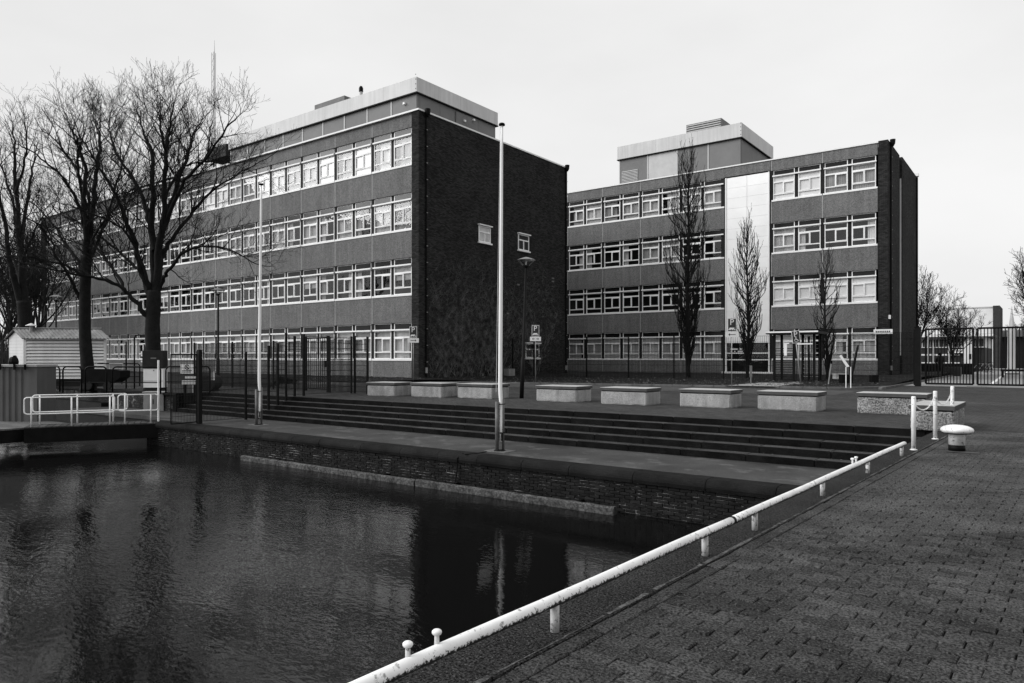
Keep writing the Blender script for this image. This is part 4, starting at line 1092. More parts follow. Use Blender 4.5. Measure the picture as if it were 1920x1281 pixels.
# mesh gate leaf by the water with a warning board
ga, gc = Vector((-22.60,11.90,0)), Vector((-22.18,12.42,0))
gl2 = thing("mesh_gate", "open mesh gate leaf with thick post at the quay end of the fence", "gate", (gc.x,gc.y,QZ))
m = MB(); z0, z1 = QZ+.06, QZ+2.25
ga = onz(320.5, 795.3, QZ+.06); gc = onz(368.5, 791.2, QZ+.06); gc.z = ga.z = 0
for (p, q) in (((ga.x,ga.y,z0),(gc.x,gc.y,z0)),((ga.x,ga.y,z1),(gc.x,gc.y,z1)),((ga.x,ga.y,z0),(ga.x,ga.y,z1)),((gc.x,gc.y,z0),(gc.x,gc.y,z1))): m.tube([p,q], .022, 6)
m.build("gate_frame", M_fence, gl2)
tag(mesh_panel(ga[:2], gc[:2], z0, z0, z1, z1).build("wire_mesh", M_fence, gl2), kind="stuff")
post_mb(MB(), gc.x+.1, gc.y+.05, QZ, QZ+2.4, .06).build("gate_post", M_fence, gl2)
MB().tube([gc+Vector((-.15,-.03,QZ+1.0)), gc+Vector((-.15,-.03,QZ+1.25))], .02, 5).build("handle", M_steel, gl2)
# warning board on the fence
wp = P3(351, 692, 24.6); wbd = thing("warning_board", "white warning board with round prohibition sign behind the mesh gate by the water", "sign board", wp, YAW)
MB().box(-.22,.22,-.012,0,-.16,.16).build("board", M_signw, wbd, world=False)
rg = MB(); rg.tube([(.075*cos(a), -.018, .065+.075*sin(a)) for a in [2*pi*k/16 for k in range(17)]], .012, 4); rg.tube([(-.05,-.018,.115),(.05,-.018,.015)], .012, 4)
rg.build("pictogram", M_signb, wbd, world=False)
tx = MB()
for r_, z in enumerate((-.055, -.105)):
    for k in range(7-r_): tx.box(-.17+k*.05, -.135+k*.05, -.016, -.012, z-.012, z+.012)
tx.build("lettering", M_signb, wbd, world=False)
# fence in front of the right school block and its gate
fr_posts = [(-28.1,37.6,.1,2.7), (-27.5,39.2,.1,2.7), (-24.5,41,.06,2.85), (-21.4,41,.07,2.8), (-18.3,41,.08,2.75), (-15.2,41,.08,2.75), (-12.3,41,.08,2.75)]
fence("mesh_fence", "long dark mesh fence before the shorter school block, left of the entrance cage", fr_posts, pr=.035, vstep=.10, hstep=.4)
fence("mesh_fence", "dark mesh fence between entrance cage and driveway gate", [(-9.9,41,.08,2.75), (-8.35,41,.07,2.8), (-5.35,41,.05,2.85)], pr=.035, vstep=.06, hstep=.3)
GP = thing("gate_pillar", "thick dark square pillar carrying the left leaf of the driveway gate", "post", (-5.18, 40.9, 0))
post_mb(MB(), -5.18, 40.9, 0, 2.95, .13).build("pillar", M_fence, GP); MB().box(-5.33,-5.03,40.75,41.05,2.951,2.98).build("pillar_cap", M_fence, GP)
bar_gate("driveway_gate", "left leaf of the tall barred driveway gate beside the shorter school block", (-4.85,41.0), (-2.86,41.0), .14, 2.85, 15, r=.024, fr=.05, posts=0)
bar_gate("driveway_gate", "right leaf of the tall barred driveway gate at the right edge of the view", (-2.68,41.0), (2.0,41.0), .14, 2.85, 34, r=.024, fr=.05, posts=0)
tag(MB().box(-3.1,-2.3,40.6,40.85,.001,.05).build("gate_stop", M_kerb), "pale concrete gate stop on the ground under the middle of the driveway gate", "gate stop")

# entrance cage with canopy (turnstile) in front of the shorter block
EC = thing("entrance_cage", "black barred entrance cage with flat canopy in front of the shorter school block", "turnstile", (-11.1, 41.2, 0))
for (x, y) in ((-12.15,40.6),(-10.05,40.6),(-12.15,42.0),(-10.05,42.0),(-11.1,40.6),(-11.0,42.0)): post_mb(MB(), x, y, 0, 2.72, .06).build("cage_post", M_fence, EC)
MB().box(-12.5,-9.75,40.2,42.4,2.73,2.86).build("canopy", M_fence, EC); MB().box(-12.5,-9.75,40.19,40.20,2.80,2.88).build("canopy_edge", M_cap, EC)
rb = MB()
for k in range(14): rb.tube([(-12.1,40.62,.25+k*.13),(-11.15,40.62,.25+k*.13)], .018, 5)
rb.build("rungs", M_fence, EC)
for k in range(6): MB().tube([(-10.95+k*.15,40.6,.1),(-10.95+k*.15,40.6,2.5)], .016, 5).build("bar", M_fence, EC)
MB().tube([(-10.5,41.3,.1),(-10.5,41.3,2.6)], .06, 8).build("turnstile_shaft", M_fence, EC)
for k in range(9):
    for a in (0.3, 2.4, 4.5): MB().tube([(-10.5,41.3,.4+k*.22),(-10.5+.5*cos(a),41.3+.5*sin(a),.4+k*.22)], .016, 5).build("turnstile_arm", M_steel, EC)
MB().box(-11.6,-11.45,40.5,40.55,1.55,2.25).box(-11.45,-11.33,40.5,40.55,2.19,2.25).build("notice", M_signw, EC)
MB().box(-10.92,-10.1,40.5,40.53,2.15,2.22).build("notice", M_signw, EC)
# small things on the grass
A = onz(1588, 727.5, .06)
IB = thing("information_board", "white sloping information board on two thin legs on the grass before the right school block", "sign board", A, YAW-.25)
for x in (-.04, .16): MB().tube([(x,0,0),(x,0,.95)], .02, 6).build("leg", M_white, IB, False, False)
bd = MB().box(-.02,.02,-.55,.12,0,.03); ca = .75; bd = MB()
pts = [(-.06,0,.92),(-.06,0,1.0),(-.36,-.05,1.42),(-.36,-.05,1.34)]
bd.quad(*[(a,b_,c_) for a,b_,c_ in pts]); bd.box(-.36,-.33,-.06,.0,1.30,1.45)
bm = MB().prism([(-.02,.94),(.10,.97),(-.24,1.50),(-.32,1.44)], 'y', -.03, .0); bm.build("panel", M_signw, IB, world=False)
A = onz(1573, 714.5, .08)
t = thing("metal_cabinet", "low white cabinet standing on the grass behind the mesh fence", "cabinet", A, YAW)
MB().bbox(-.28,.28,-.2,.2,.05,.40,.01).build("body", M_box, t, world=False); MB().box(-.25,.25,-.17,.17,0,.05).build("plinth", M_boxd, t, world=False); MB().box(-.30,.30,-.22,.22,.401,.43).build("lid", M_box, t, world=False)
A = onz(1598, 721, .07)
t = thing("leaning_post", "black leaning post with wide foot on the grass by the information board", "post", A, YAW)
MB().tube([(-.25,0,0),(-.1,0,.35),(.02,0,.75),(.30,0,2.0)], [.12,.10,.075,.05], 8).build("pole", M_black, t, False, False)
MB().box(-.6,-.05,-.2,.2,.0,.5).build("foot", M_black, t, world=False)
A = onz(1640, 722, .07)
t = thing("ground_spotlight", "small black ground spotlight on the grass near the corner of the shorter school block", "spotlight", A, YAW)
MB().box(-.2,.12,-.15,.15,.15,.5).build("lamp_head", M_black, t, world=False); MB().box(-.03,.03,-.03,.03,0,.15).build("leg", M_black, t, world=False)
A = onz(1408, 720, .08)
t = thing("ground_marker", "thin grey marker post with a narrow plate beside the middle slender tree", "post", A, YAW)
MB().tube([(0,0,0),(0,0,.35)], .02, 6).build("pole", M_steel, t, False, False); MB().box(-.06,.06,-.02,.02,.35,.95).build("plate", M_unit, t, world=False)
A = onz(1553, 722, .08)
t = thing("tree_stake", "thin leaning tree stake beside the smallest slender tree", "stake", A, YAW)
MB().tube([(0,0,0),(.15,0,1.1)], .028, 6).build("pole", M_steel, t, False, False); MB().box(.12,.2,-.03,.03,1.05,1.2).build("tie", M_black, t, world=False)
A = onz(895+60, 709.5, .2)
Yc, dc = onX(955, XG+.35)
t = thing("ground_box", "small grey ribbed box at the foot of the end wall behind the near flagpole", "cabinet", (XG+.35, Yc, .1), 0)
MB().box(-.2,.2,-.35,.35,.1,.62).build("body", M_unit, t, world=False)
for k in range(5): MB().box(.2,.22,-.3+k*.14,-.24+k*.14,.15,.58).build("rib", M_steel, t, world=False)

# ------------------------------------------------------------------ left shore: hut, hoops, gangway, container, cabinets
HD = 35.2; ha = P3(47, 706, HD); hb = P3(198, 706, HD+.4)
hz = 0.36
ang = math.atan2(hb.y-ha.y, hb.x-ha.x); HL = (hb.xy-ha.xy).length; HWD = 1.55
HUT = thing("wooden_hut", "small white boarded hut with corrugated sheet roof behind the black hoop rails", "hut", (ha.x, ha.y, 0), ang)
he = zat(633, HD); nb_ = 13
bh = (he-hz)/nb_
def board(x0, x1, z, h, ysgn=0): return MB().prism([(-.060,z+.028),(.0,z+.028),(.0,z+h-.004),(-.012,z+h-.004)], 'x', x0, x1)
for k in range(nb_): board(.06, HL-.06, hz+k*bh, bh).build("board", M_sidew, HUT, world=False)
# gable end: the hut's short side is seen obliquely
ge = P3(17, 702, HD+1.0); gl_len = 1.45
gdir = Vector((ge.x-ha.x, ge.y-ha.y)).normalized()
lx = gdir.x*cos(-ang)-gdir.y*sin(-ang); ly = gdir.x*sin(-ang)+gdir.y*cos(-ang)
GE = MB(); gl_w = (ge.xy-ha.xy).length
def gpt(f, o, z): return (lx*f*gl_w - ly*o*-1*0 + (ly*o), ly*f*gl_w - lx*o, z)
ridge = zat(618, HD+.5)
for k in range(nb_+3):
    z0_, z1_ = hz+k*bh, hz+(k+1)*bh-.004
    def ext(z): 
        if z <= he: return 0.0, 1.0
        f = min(.5, .5*(z-he)/(ridge-he)); return f, 1-f
    a0_, b0_ = ext(z0_); a1_, b1_ = ext(min(z1_, ridge))
    if a0_ >= .49: break
    m = MB(); o = -.028
    lo = [gpt(a0_,-o,z0_), gpt(b0_,-o,z0_), gpt(b1_,-.008*-1,min(z1_,ridge)), gpt(a1_,-.008*-1,min(z1_,ridge))]
    bk = [gpt(a0_,-.0,z0_), gpt(b0_,-.0,z0_), gpt(b1_,0,min(z1_,ridge)), gpt(a1_,0,min(z1_,ridge))]
    m.v = lo+bk; m.f = [(0,1,2,3),(7,6,5,4),(0,4,5,1),(1,5,6,2),(2,6,7,3),(3,7,4,0)]
    m.build("gable_board", M_sidew, HUT, world=False)
MB().box(-.05,.07,-.05,.05,hz-.3,he).build("corner_board", M_sidew, HUT, world=False); MB().box(HL-.07,HL+.03,-.05,.05,hz-.3,he).build("corner_board", M_sidew, HUT, world=False)
# dark core filling the hut so that nothing shines through
g1 = Vector((lx*gl_w, ly*gl_w)); core = MB()
quadb = [(.03,.03),(HL-.03,.03),(HL-.03+g1.x*.97,.03+g1.y*.97),(.03+g1.x*.97,g1.y*.97)]
core.prism([tuple(p) for p in quadb], 'z', -.2, he-.02); core.build("hut_core", M_core, HUT, world=False)
rf = MB(); N = int(HL/.059)+6
def corr(k): return .022*sin(2*pi*k*.059/.177)
mid = Vector((g1.x*.5, g1.y*.5)); 
for k in range(N):
    xa, xb = -.15+k*.059, -.15+(k+1)*.059
    e0 = lambda x, kk: (x-g1.x*.12, -g1.y*.12-.08, he-.05+corr(kk)); r0 = lambda x, kk: (x+mid.x, mid.y, ridge+.04+corr(kk)); b0 = lambda x, kk: (x+g1.x*1.1, g1.y*1.1+.05, he-.05+corr(kk))
    rf.quad(e0(xa,k), e0(xb,k+1), r0(xb,k+1), r0(xa,k)); rf.quad(r0(xa,k), r0(xb,k+1), b0(xb,k+1), b0(xa,k))
rf.build("roof", M_tile, HUT, world=False)
MB().tube([(-.17+mid.x, mid.y, ridge+.06),(HL+.25+mid.x, mid.y, ridge+.06)], .05, 6).build("ridge_cap", M_tile, HUT, world=False)
fa = MB(); fa.tube([(-.16-g1.x*.12,-g1.y*.12-.08,he-.06),(-.16+mid.x,mid.y,ridge)], .035, 4); fa.tube([(-.16+mid.x,mid.y,ridge),(-.16+g1.x*1.1,g1.y*1.1,he-.06)], .035, 4); fa.build("barge_board", M_tile, HUT, world=False)
MB().lathe([(.08,-.1),(.08,.22),(.085,.23)], (.55+mid.x*.7, mid.y*.7, ridge-.02), 12).build("vent_pipe", M_steel, HUT, world=False)
MB().lathe([(.25,.20),(.24,.22),(.02,.33)], (.55+mid.x*.7, mid.y*.7, ridge-.02), 16).build("vent_hood", M_sidew, HUT, world=False)
tag(structure("embankment", (lambda b: b.quad((-70,18,-.01),(-30,20.5,-.01),(-34,24,.40),(-75,22,.40)).quad((-75,22,.40),(-34,24,.40),(-34,25.3,.10),(-80,25.3,.10)))(MB()), M_lawn), kind='structure')

def hoop_mesh(w=1.0, h=1.02, r=.030, mid_=.42):
    b = MB(); R = .16; pts = [(0,0,0),(0,0,h-R)]
    for k in range(1,6): a = pi-(pi/2)*k/5; pts.append((R+R*cos(a),0,h-R+R*sin(a)))
    for k in range(1,6): a = pi/2-(pi/2)*k/5; pts.append((w-R+R*cos(a),0,h-R+R*sin(a)))
    pts.append((w,0,0)); b.tube(pts, r, 8); return b
def hoop(label, pa, pb, yb, h=1.02, z=0.02):
    A = onz(pa, yb, z); B = onz(pb, yb, z); w_ = (B-A).length; rot = math.atan2(B.y-A.y, B.x-A.x)
    t = thing("hoop_rail", label, "railing", A, rot, "black hoop rails on the shore")
    hoop_mesh(w_, h).build("hoop", M_black, t, True, False)
    MB().tube([(0,0,h*.42),(w_,0,h*.42)], .022, 6).build("cross_bar", M_black, t, False, False)
hs = [("hoop rail just right of the grey container", 50, 74, 733), ("front hoop rail, second from the grey container", 79, 112, 735), ("front hoop rail left of the nearer tree trunk", 118, 153, 737), ("front hoop rail at the foot of the nearer tree trunk", 160, 200, 739),
      ("wide front hoop rail left of the white cabinet", 211, 301, 739), ("front hoop rail behind the mesh gate", 311, 394, 737),
      ("rear hoop rail in front of the hut wall", 104, 135, 722), ("rear hoop rail between the hut and the nearer trunk", 139, 176, 724), ("rear hoop rail behind the black trailer", 180, 262, 724)]
for lb, a, c, yb in hs: hoop(lb, a, c, yb, 1.05 if yb > 730 else 1.12)

# gangway with white railings
GA, GB = onz(59, 801, -.75), onz(299, 791, QZ); gdr = (GB-GA); gdr.z = 0; GLn = gdr.length; grot = math.atan2(gdr.y, gdr.x)
gw = thing("gangway", "wooden plank gangway with dark side beam leading from the jetty to the quay", "gangway", (GA.x, GA.y, -.75), grot)
gwid = 1.05; nbd = int(GLn/.19)
for k in range(nbd+2): MB().bbox(-.2+k*.19, -.2+k*.19+.175, 0, gwid, -.035, .0+.002*(k%3), .004).build("deck_board", M_deck, gw, world=False)
MB().box(-.2, GLn+.1, .0, .10, -.50, -.036).build("side_beam", M_black, gw, world=False); MB().box(-.2, GLn+.1, gwid-.1, gwid, -.50, -.036).build("side_beam", M_black, gw, world=False)  # side beams drawn extra deep, their black also paints the shade below
def railing(label, pts, zs, y, posts, H):
    t = thing("gangway_railing", label, "railing", (GA.x-sin(grot)*y, GA.y+cos(grot)*y, -.75), grot, "white railings of the gangway")
    x0, x1 = pts; zb, zt = zs; R = .09; path = []
    def arc(cx, cz, a0, a1): return [(cx+R*cos(a0+(a1-a0)*k/4), 0, cz+R*sin(a0+(a1-a0)*k/4)) for k in range(5)]
    path += arc(x1-R, zt-R, pi/2, 0)+arc(x1-R, zb+R, 0, -pi/2)+arc(x0+R, zb+R, -pi/2, -pi)+arc(x0+R, zt-R, pi, pi/2); path.append(path[0])
    MB().tube(path, .021, 8).build("loop", M_white, t, True, False)
    for x in posts: MB().tube([(x,-.02,-.02),(x,-.02,zt-.01)], .023, 8).build("post", M_white, t, True, False)
def gx(px, y): # position along the gangway for a photo column
    best = None
    for i in range(-80, 600):
        x = i*.01; X = GA.x+cos(grot)*x-sin(grot)*y; Y = GA.y+sin(grot)*x+cos(grot)*y; d = -0.5993*X+0.8005*Y; p = 960+F*(0.8005*X+0.5993*Y)/d
        if best is None or abs(p-px) < best[0]: best = (abs(p-px), x)
    return best[1]
railing("front white railing of the gangway over the dark water", (gx(45,.05), gx(215,.05)), (.40,.92), .05, [gx(59,.05), gx(134.5,.05), gx(206,.05)], .92)
railing("rear white railing of the gangway", (gx(61,1.0), gx(239,1.0)), (.40,.95), 1.0, [gx(75,1.0), gx(145,1.0), gx(212,1.0)], .95)
railing("short white railing at the quay end of the gangway", (gx(221,.05), gx(297,.05)), (.42,.95), .05, [gx(234.5,.05), gx(283,.05)], .95)
A = P3(297, 790, 24.0); tag(MB().tube([A, A+Vector((0,0,2.05))], .03, 8).build("pole", M_white), "tall thin white pole at the quay end of the gangway", "pole")

# jetty with the grey corrugated container
jt = thing("jetty", "pale wooden jetty deck under the grey container at the left edge", "jetty", (-29, 8.5, -.78))
jdir = grot
for k in range(16):
    o = MB().bbox(-4.5, .35, -2.0+k*.2, -2.0+k*.2+.188, -.05, 0, .004).mesh("deck_board", M_deckl)
    link("deck_board", o, jt, (2.9, .6, 0), jdir*0)
MB().box(-1.6, 3.2, -1.42, -1.3, -.45, -.06).build("edge_beam", M_black, jt, world=False); MB().box(3.14, 3.24, -1.3, 1.8, -.45, -.06).build("edge_beam", M_black, jt, world=False)
for x in (-1, 2.9): MB().tube([(x,-1.2,-2.2),(x,-1.2,-.4)], .14, 10).build("pile", M_black, jt, False, False)
CR = P3(51, 795, 24.6); CT = zat(688, 24.6)
ct = thing("storage_container", "grey corrugated steel container with overhanging lid at the left edge", "container", (CR.x, CR.y, -.78), YAW-.10)
prof = []; x = 0.0; 
pts = []
while x > -2.6: pts += [(x,0),(x-.10,0),(x-.13,.035),(x-.20,.035)]; x -= .23
poly = [(a, b_) for a, b_ in pts]; hC = CT+.78
b = MB()
for k in range(len(poly)-1):
    (xa,ya),(xb,yb_) = poly[k], poly[k+1]; b.quad((xb,yb_,0),(xa,ya,0),(xa,ya,hC),(xb,yb_,hC))
b.build("corrugated_side", M_cont, ct, world=False)
MB().box(.0,.36,.0,.9,0,hC).build("end_side", M_cont, ct, world=False); MB().box(-2.6,-.01,.05,.9,.0,hC-.02).build("inner_box", M_boxd, ct, world=False)
MB().bbox(-2.65,.40,-.05,.95,hC+.002,hC+.08,.01).build("lid", M_contt, ct, world=False)
for x in (-.95, -.42, -.02): MB().box(x-.03,x+.03,-.09,-.052,hC-.10,hC+.09).build("lid_clasp", M_black, ct, world=False)
hb_ = P3(25.5, 681, 24.4)
t = thing("black_bag", "lumpy black bag lying on the lid of the grey container", "bag", (hb_.x, hb_.y, CT+.085), 0)
MB().lathe([(.14,0),(.155,.09),(.13,.20),(.10,.25),(.03,.27)], n=9).build("bag", M_black, t, False, False); MB().lathe([(.05,.24),(.06,.29),(.02,.31)], (.05,.02,0), 7).build("knot", M_black, t, False, False)
# cabinets
cc = onz(288, 771, QZ)
t = thing("stone_cabinet", "pale stone meter cabinet with dark slot on the low quay behind the gangway", "cabinet", cc, YAW+.25)
MB().bbox(-.37,.37,0,.5,0,.72,.01).build("body", M_boxg, t, world=False); MB().bbox(-.41,.41,-.04,.54,.722,.78,.01).build("lid", M_boxg, t, world=False); MB().box(-.03,.0,-.012,-.002,.28,.48).build("slot", M_signb, t, world=False)
cc = onz(287.5, 736, 0.0)
t = thing("electric_cabinet", "white electric cabinet with dark upper half in front of the larger tree trunk", "cabinet", cc, YAW+.1)
MB().bbox(-.39,.39,0,.45,.20,.98,.01).build("lower_box", M_box, t, world=False); MB().bbox(-.43,.39,-.02,.5,.985,1.72,.01).build("upper_box", M_boxd, t, world=False)
MB().box(-.36,.36,.05,.4,.0,.2).build("plinth", M_boxd, t, world=False); MB().box(-.10,.12,-.026,-.02,1.38,1.43).build("name_plate", M_unit, t, world=False)
MB().box(-.40,.38,-.006,-.001,.46,.475).build("joint", M_unit, t, world=False); MB().box(0,.03,-.012,-.001,.88,.92).build("lock", M_signb, t, world=False)
for z in (1.66, 1.52, 1.28): MB().box(-.49,-.432,.0,.08,z-.04,z+.03).build("hinge", M_white, t, world=False)
cc = onz(188, 731, 0.0)
t = thing("flat_trailer", "black box trailer standing behind the front hoop rails", "trailer", cc, YAW)
MB().box(-.85,.5,0,.8,.28,.92).build("box_body", M_black, t, world=False); MB().prism([(.5,.28),(.9,.55),(.9,.85),(.5,.92)], 'y', 0, .8).build("slanted_end", M_black, t, world=False)
for x in (-.5, .35):
    m = MB(); m.prism([(x+.18*cos(k*pi/7), .18+.18*sin(k*pi/7)) for k in range(14)], 'y', -.1, -.01); m.build("wheel", M_boxd, t, world=False)
for (px, yb, yt, lb) in ((236.5, 706, 641, "straight"), (252, 700, 634, "hook topped")):
    A = P3(px, yb, 33); T_ = P3(px, yt, 33); m = MB()
    m.tube([Vector((A.x,A.y,.0)), T_]+([T_+Vector((.05,.04,.12)), T_+Vector((.2,.15,.14)), T_+Vector((.25,.2,.02))] if lb != "straight" else []), .035, 6)
    tag(m.build("thin_post", M_black), "thin dark %s post between the nearer and the larger tree trunk" % lb, "post")
A = P3(205, 691, 32.5); t = thing("barrier_rack", "small pale rectangular rack above the hoop rails beside the nearer trunk", "frame", A, YAW)
m = MB(); m.tube([(0,0,0),(0,0,.22),(.62,0,.22),(.62,0,0)], .018, 5); m.build("tube_frame", M_post, t, world=False)
MB().box(-.02,.64,-.02,.02,-.06,0).build("foot_bar", M_post, t, world=False); MB().tube([(.05,0,-.06),(.05,0,-.72)], .02, 5).tube([(.57,0,-.06),(.57,0,-.72)], .02, 5).build("leg", M_black, t, world=False)
A = P3(343, 714, 27.5); t = thing("low_bench", "pale slatted bench end behind the mesh gate", "bench", (A.x, A.y, 0), YAW)
MB().box(0,.5,-.1,.15,.40,.55).build("seat_panel", M_post, t, world=False); MB().box(0,.5,.18,.22,.62,.70).build("backrest", M_post, t, world=False); MB().box(.05,.1,-.05,.1,0,.4).build("leg", M_black, t, world=False); MB().box(.4,.45,-.05,.1,0,.4).build("leg", M_black, t, world=False)
A = onz(388, 734, 0); t = thing("round_bin", "dark rounded bin lying behind the hoop rail at the top of the steps", "bin", A, YAW)
m = MB(); m.prism([(.0+.34*cos(k*pi/9), .36+.34*sin(k*pi/9)) for k in range(18)], 'y', 0, .8); m.build("drum", M_boxd, t, world=False); MB().box(-.25,.25,.1,.7,0,.06).build("cradle", M_black, t, world=False)
A = P3(397, 713, 29.5); t = thing("small_notice_box", "small grey box with white edge on the fence above the steps", "box", A, YAW)
MB().box(-.1,.06,0,.1,0,.36).build("body", M_unit, t, world=False); MB().box(.061,.09,-.01,.1,0,.37).build("edge", M_white, t, world=False)

# fender beams floating along the quay wall, cable, twig
segs = [(-18.4, -11.52, 0), (-11.47, -6.4, .015)]
fl = ["left", "right"]
for (a, c, dz), nm in zip(segs, fl):
    t = thing("fender_beam", {"left":"longer weathered timber fender beam floating along the quay wall at the left","right":"shorter weathered timber fender beam ending with a sawn face below the quay wall"}[nm], "timber beam", ((a+c)/2, 11.72, WZ+.10+dz), 0, "timber fender beams along the quay wall")
    r = random.Random(int(a)); n = int((c-a)/.18); m = MB(); prof = [(-.06,-.12),(.09,-.12),(.10,.0),(.06,.03),(-.02,.035),(-.055,.01)]
    i = 0
    for k in range(n+1):
        x = -(c-a)/2+(c-a)*k/n; m.v += [(x, y+r.uniform(-.006,.006), z+r.uniform(-.007,.007)) for y, z in prof]
    np_ = len(prof)
    for k in range(n):
        for j in range(np_): m.f.append((k*np_+j, k*np_+(j+1)%np_, (k+1)*np_+(j+1)%np_, (k+1)*np_+j))
    m.f.append(tuple(np_-1-j for j in range(np_))); m.f.append(tuple(n*np_+j for j in range(np_)))
    m.build("beam", M_beam, t, world=False)
    for x in (-(c-a)*.3, (c-a)*.33): MB().box(x-.03,x+.03,.14,.30,-.02,.03).build("iron_strap", M_black, t, world=False)
pts = [onz(912, 847, QZ+.012), onz(895, 850, QZ+.012), onz(872, 852, QZ+.012)]; pts += [Vector((pts[-1].x-.15, 12.05, QZ+.012)), Vector((pts[-1].x-.2, 11.92, QZ-.08)), Vector((pts[-1].x-.24, 11.95, -1.1)), Vector((pts[-1].x-.35, 11.96, WZ-.1))]
tag(MB().tube(pts, .012, 6).build("cable", M_black), "dark cable hanging from the flagpole foot over the quay wall into the water", "cable")
tag(MB().tube([onz(1000,1262,.012), onz(1012,1240,.012), onz(1030,1232,.010), onz(1052,1224,.008)], .003, 4).build("twig", M_deckl), "thin dry twig lying on the paving below the pipe rail", "twig")

# ------------------------------------------------------------------ bare trees
def perp(d):
    u = d.cross(Vector((0.3,0.2,1)));
    if u.length < 1e-3: u = d.cross(Vector((1,0,0)))
    u.normalize(); return u, d.cross(u).normalized()
def child_dir(d, ang, az, up):
    u, w = perp(d); q = d*cos(ang)+(u*cos(az)+w*sin(az))*sin(ang); q.z += up; return q.normalized()
def grow(mb, p, d, L_, r0, level, rng, cfg):
    n = 5 if level <= 2 else (4 if level == 3 else 3); pts = [p.copy()]; q = p.copy(); dd = d.copy(); wob = cfg.get('wob', .22)
    for k in range(n):
        dd = (dd+Vector((rng.gauss(0,wob),rng.gauss(0,wob),rng.gauss(0,wob)+cfg.get('up',.10)))).normalized()
        q = q+dd*(L_/n); pts.append(q.copy())
    rt = max(cfg['tip'], r0*.35); rad = [r0+(rt-r0)*k/n for k in range(n+1)]
    mb.tube(pts, rad, 5 if level <= 1 else (4 if level == 2 else 3), False)
    spawn(mb, pts, rad, level, rng, cfg)
def spawn(mb, pts, rad, level, rng, cfg):
    if level >= cfg['levels']: return
    seg = [(pts[k+1]-pts[k]).length for k in range(len(pts)-1)]; tot = sum(seg)
    gap, l0, l1, a0, a1 = cfg['lv'][level]
    s = tot*cfg['start'][level]+rng.uniform(0, gap); az = rng.uniform(0, 6.28)
    while s < tot:
        a = s; k = 0
        while k < len(seg)-1 and a > seg[k]: a -= seg[k]; k += 1
        f = min(1, a/max(seg[k],1e-6)); p = pts[k].lerp(pts[k+1], f); d = (pts[k+1]-pts[k]).normalized(); r = rad[k]+(rad[k+1]-rad[k])*f
        az += 2.4+rng.uniform(-.5,.5); t = s/tot
        ln = rng.uniform(l0, l1)*(1-.45*t)
        grow(mb, p, child_dir(d, rng.uniform(a0,a1), az, cfg.get('cup',.18)), ln, min(r*.62, cfg['rmax'][level]), level+1, rng, cfg)
        s += gap*rng.uniform(.6,1.4)
CFG = dict(levels=4, tip=.0050, wob=.15, up=.08, cup=.12, start=[.22,.22,.15,.15], rmax=[.030,.014,.009,.0065],
           lv=[(.36,1.4,3.0,.4,.9), (.29,.7,1.6,.35,.85), (.18,.4,1.0,.35,.8), (.16,.25,.55,.35,.75)])
def scaled(c, k): return dict(c, lv=[(a*k,b,d,e,f) for a,b,d,e,f in c['lv']])
def smooth(pts, n=4):
    out = []
    P = [pts[0]]+pts+[pts[-1]]
    for i in range(1, len(P)-2):
        for k in range(n):
            t = k/n; a, b_, c_, d_ = P[i-1], P[i], P[i+1], P[i+2]
            out.append(.5*((2*b_)+(c_-a)*t+(2*a-5*b_+4*c_-d_)*t*t+(3*b_-a-3*c_+d_)*t*t*t))
    out.append(pts[-1]); return out
def photo_tree(label, d, trunk, limbs, seed, cfg=CFG, zbase=0.0, dens=1.0):
    """trunk: [(px,py,radius)], limbs: [([(px,py)...], r0, r1, depth drift)]"""
    rng = random.Random(seed); base = P3(trunk[0][0], trunk[0][1], d); base.z = zbase
    t = thing("bare_tree", label, "tree", base); T_ = MB()
    tp = [P3(x, y, d) for x, y, r in trunk]; tp[0].z = zbase-.1
    sp = smooth(tp, 5); rs = []
    for k in range(len(sp)): f = k/(len(sp)-1)*(len(trunk)-1); i = min(int(f), len(trunk)-2); rs.append(trunk[i][2]+(trunk[i+1][2]-trunk[i][2])*(f-i))
    rs = [r*(1+rng.uniform(-.04,.04)) for r in rs]; rs[0] *= 1.35; rs[1] *= 1.12
    T_.tube(sp, rs, 14, True)
    C_ = MB()
    for pl_, r0, r1, drift in limbs:
        n = len(pl_); pp = [P3(x, y, d+drift*(k/(n-1))**1.2) for k, (x, y) in enumerate(pl_)]; s = smooth(pp, 4)
        s = [p+Vector((rng.gauss(0,.03),rng.gauss(0,.03),rng.gauss(0,.02))) if 0 < k < len(s)-1 else p for k, p in enumerate(s)]
        rad = [r0+(r1-r0)*(k/(len(s)-1))**.8 for k in range(len(s))]
        T_.tube(s, rad, 8, False); spawn(C_, s, rad, 0, rng, cfg)
        if cfg['levels'] > 2: grow(C_, s[-1], (s[-1]-s[-3]).normalized(), 1.1, r1, 1, rng, cfg)
    T_.build("trunk", M_bark, t, True); tag(C_.build("crown", M_twig, t), kind="stuff"); return t
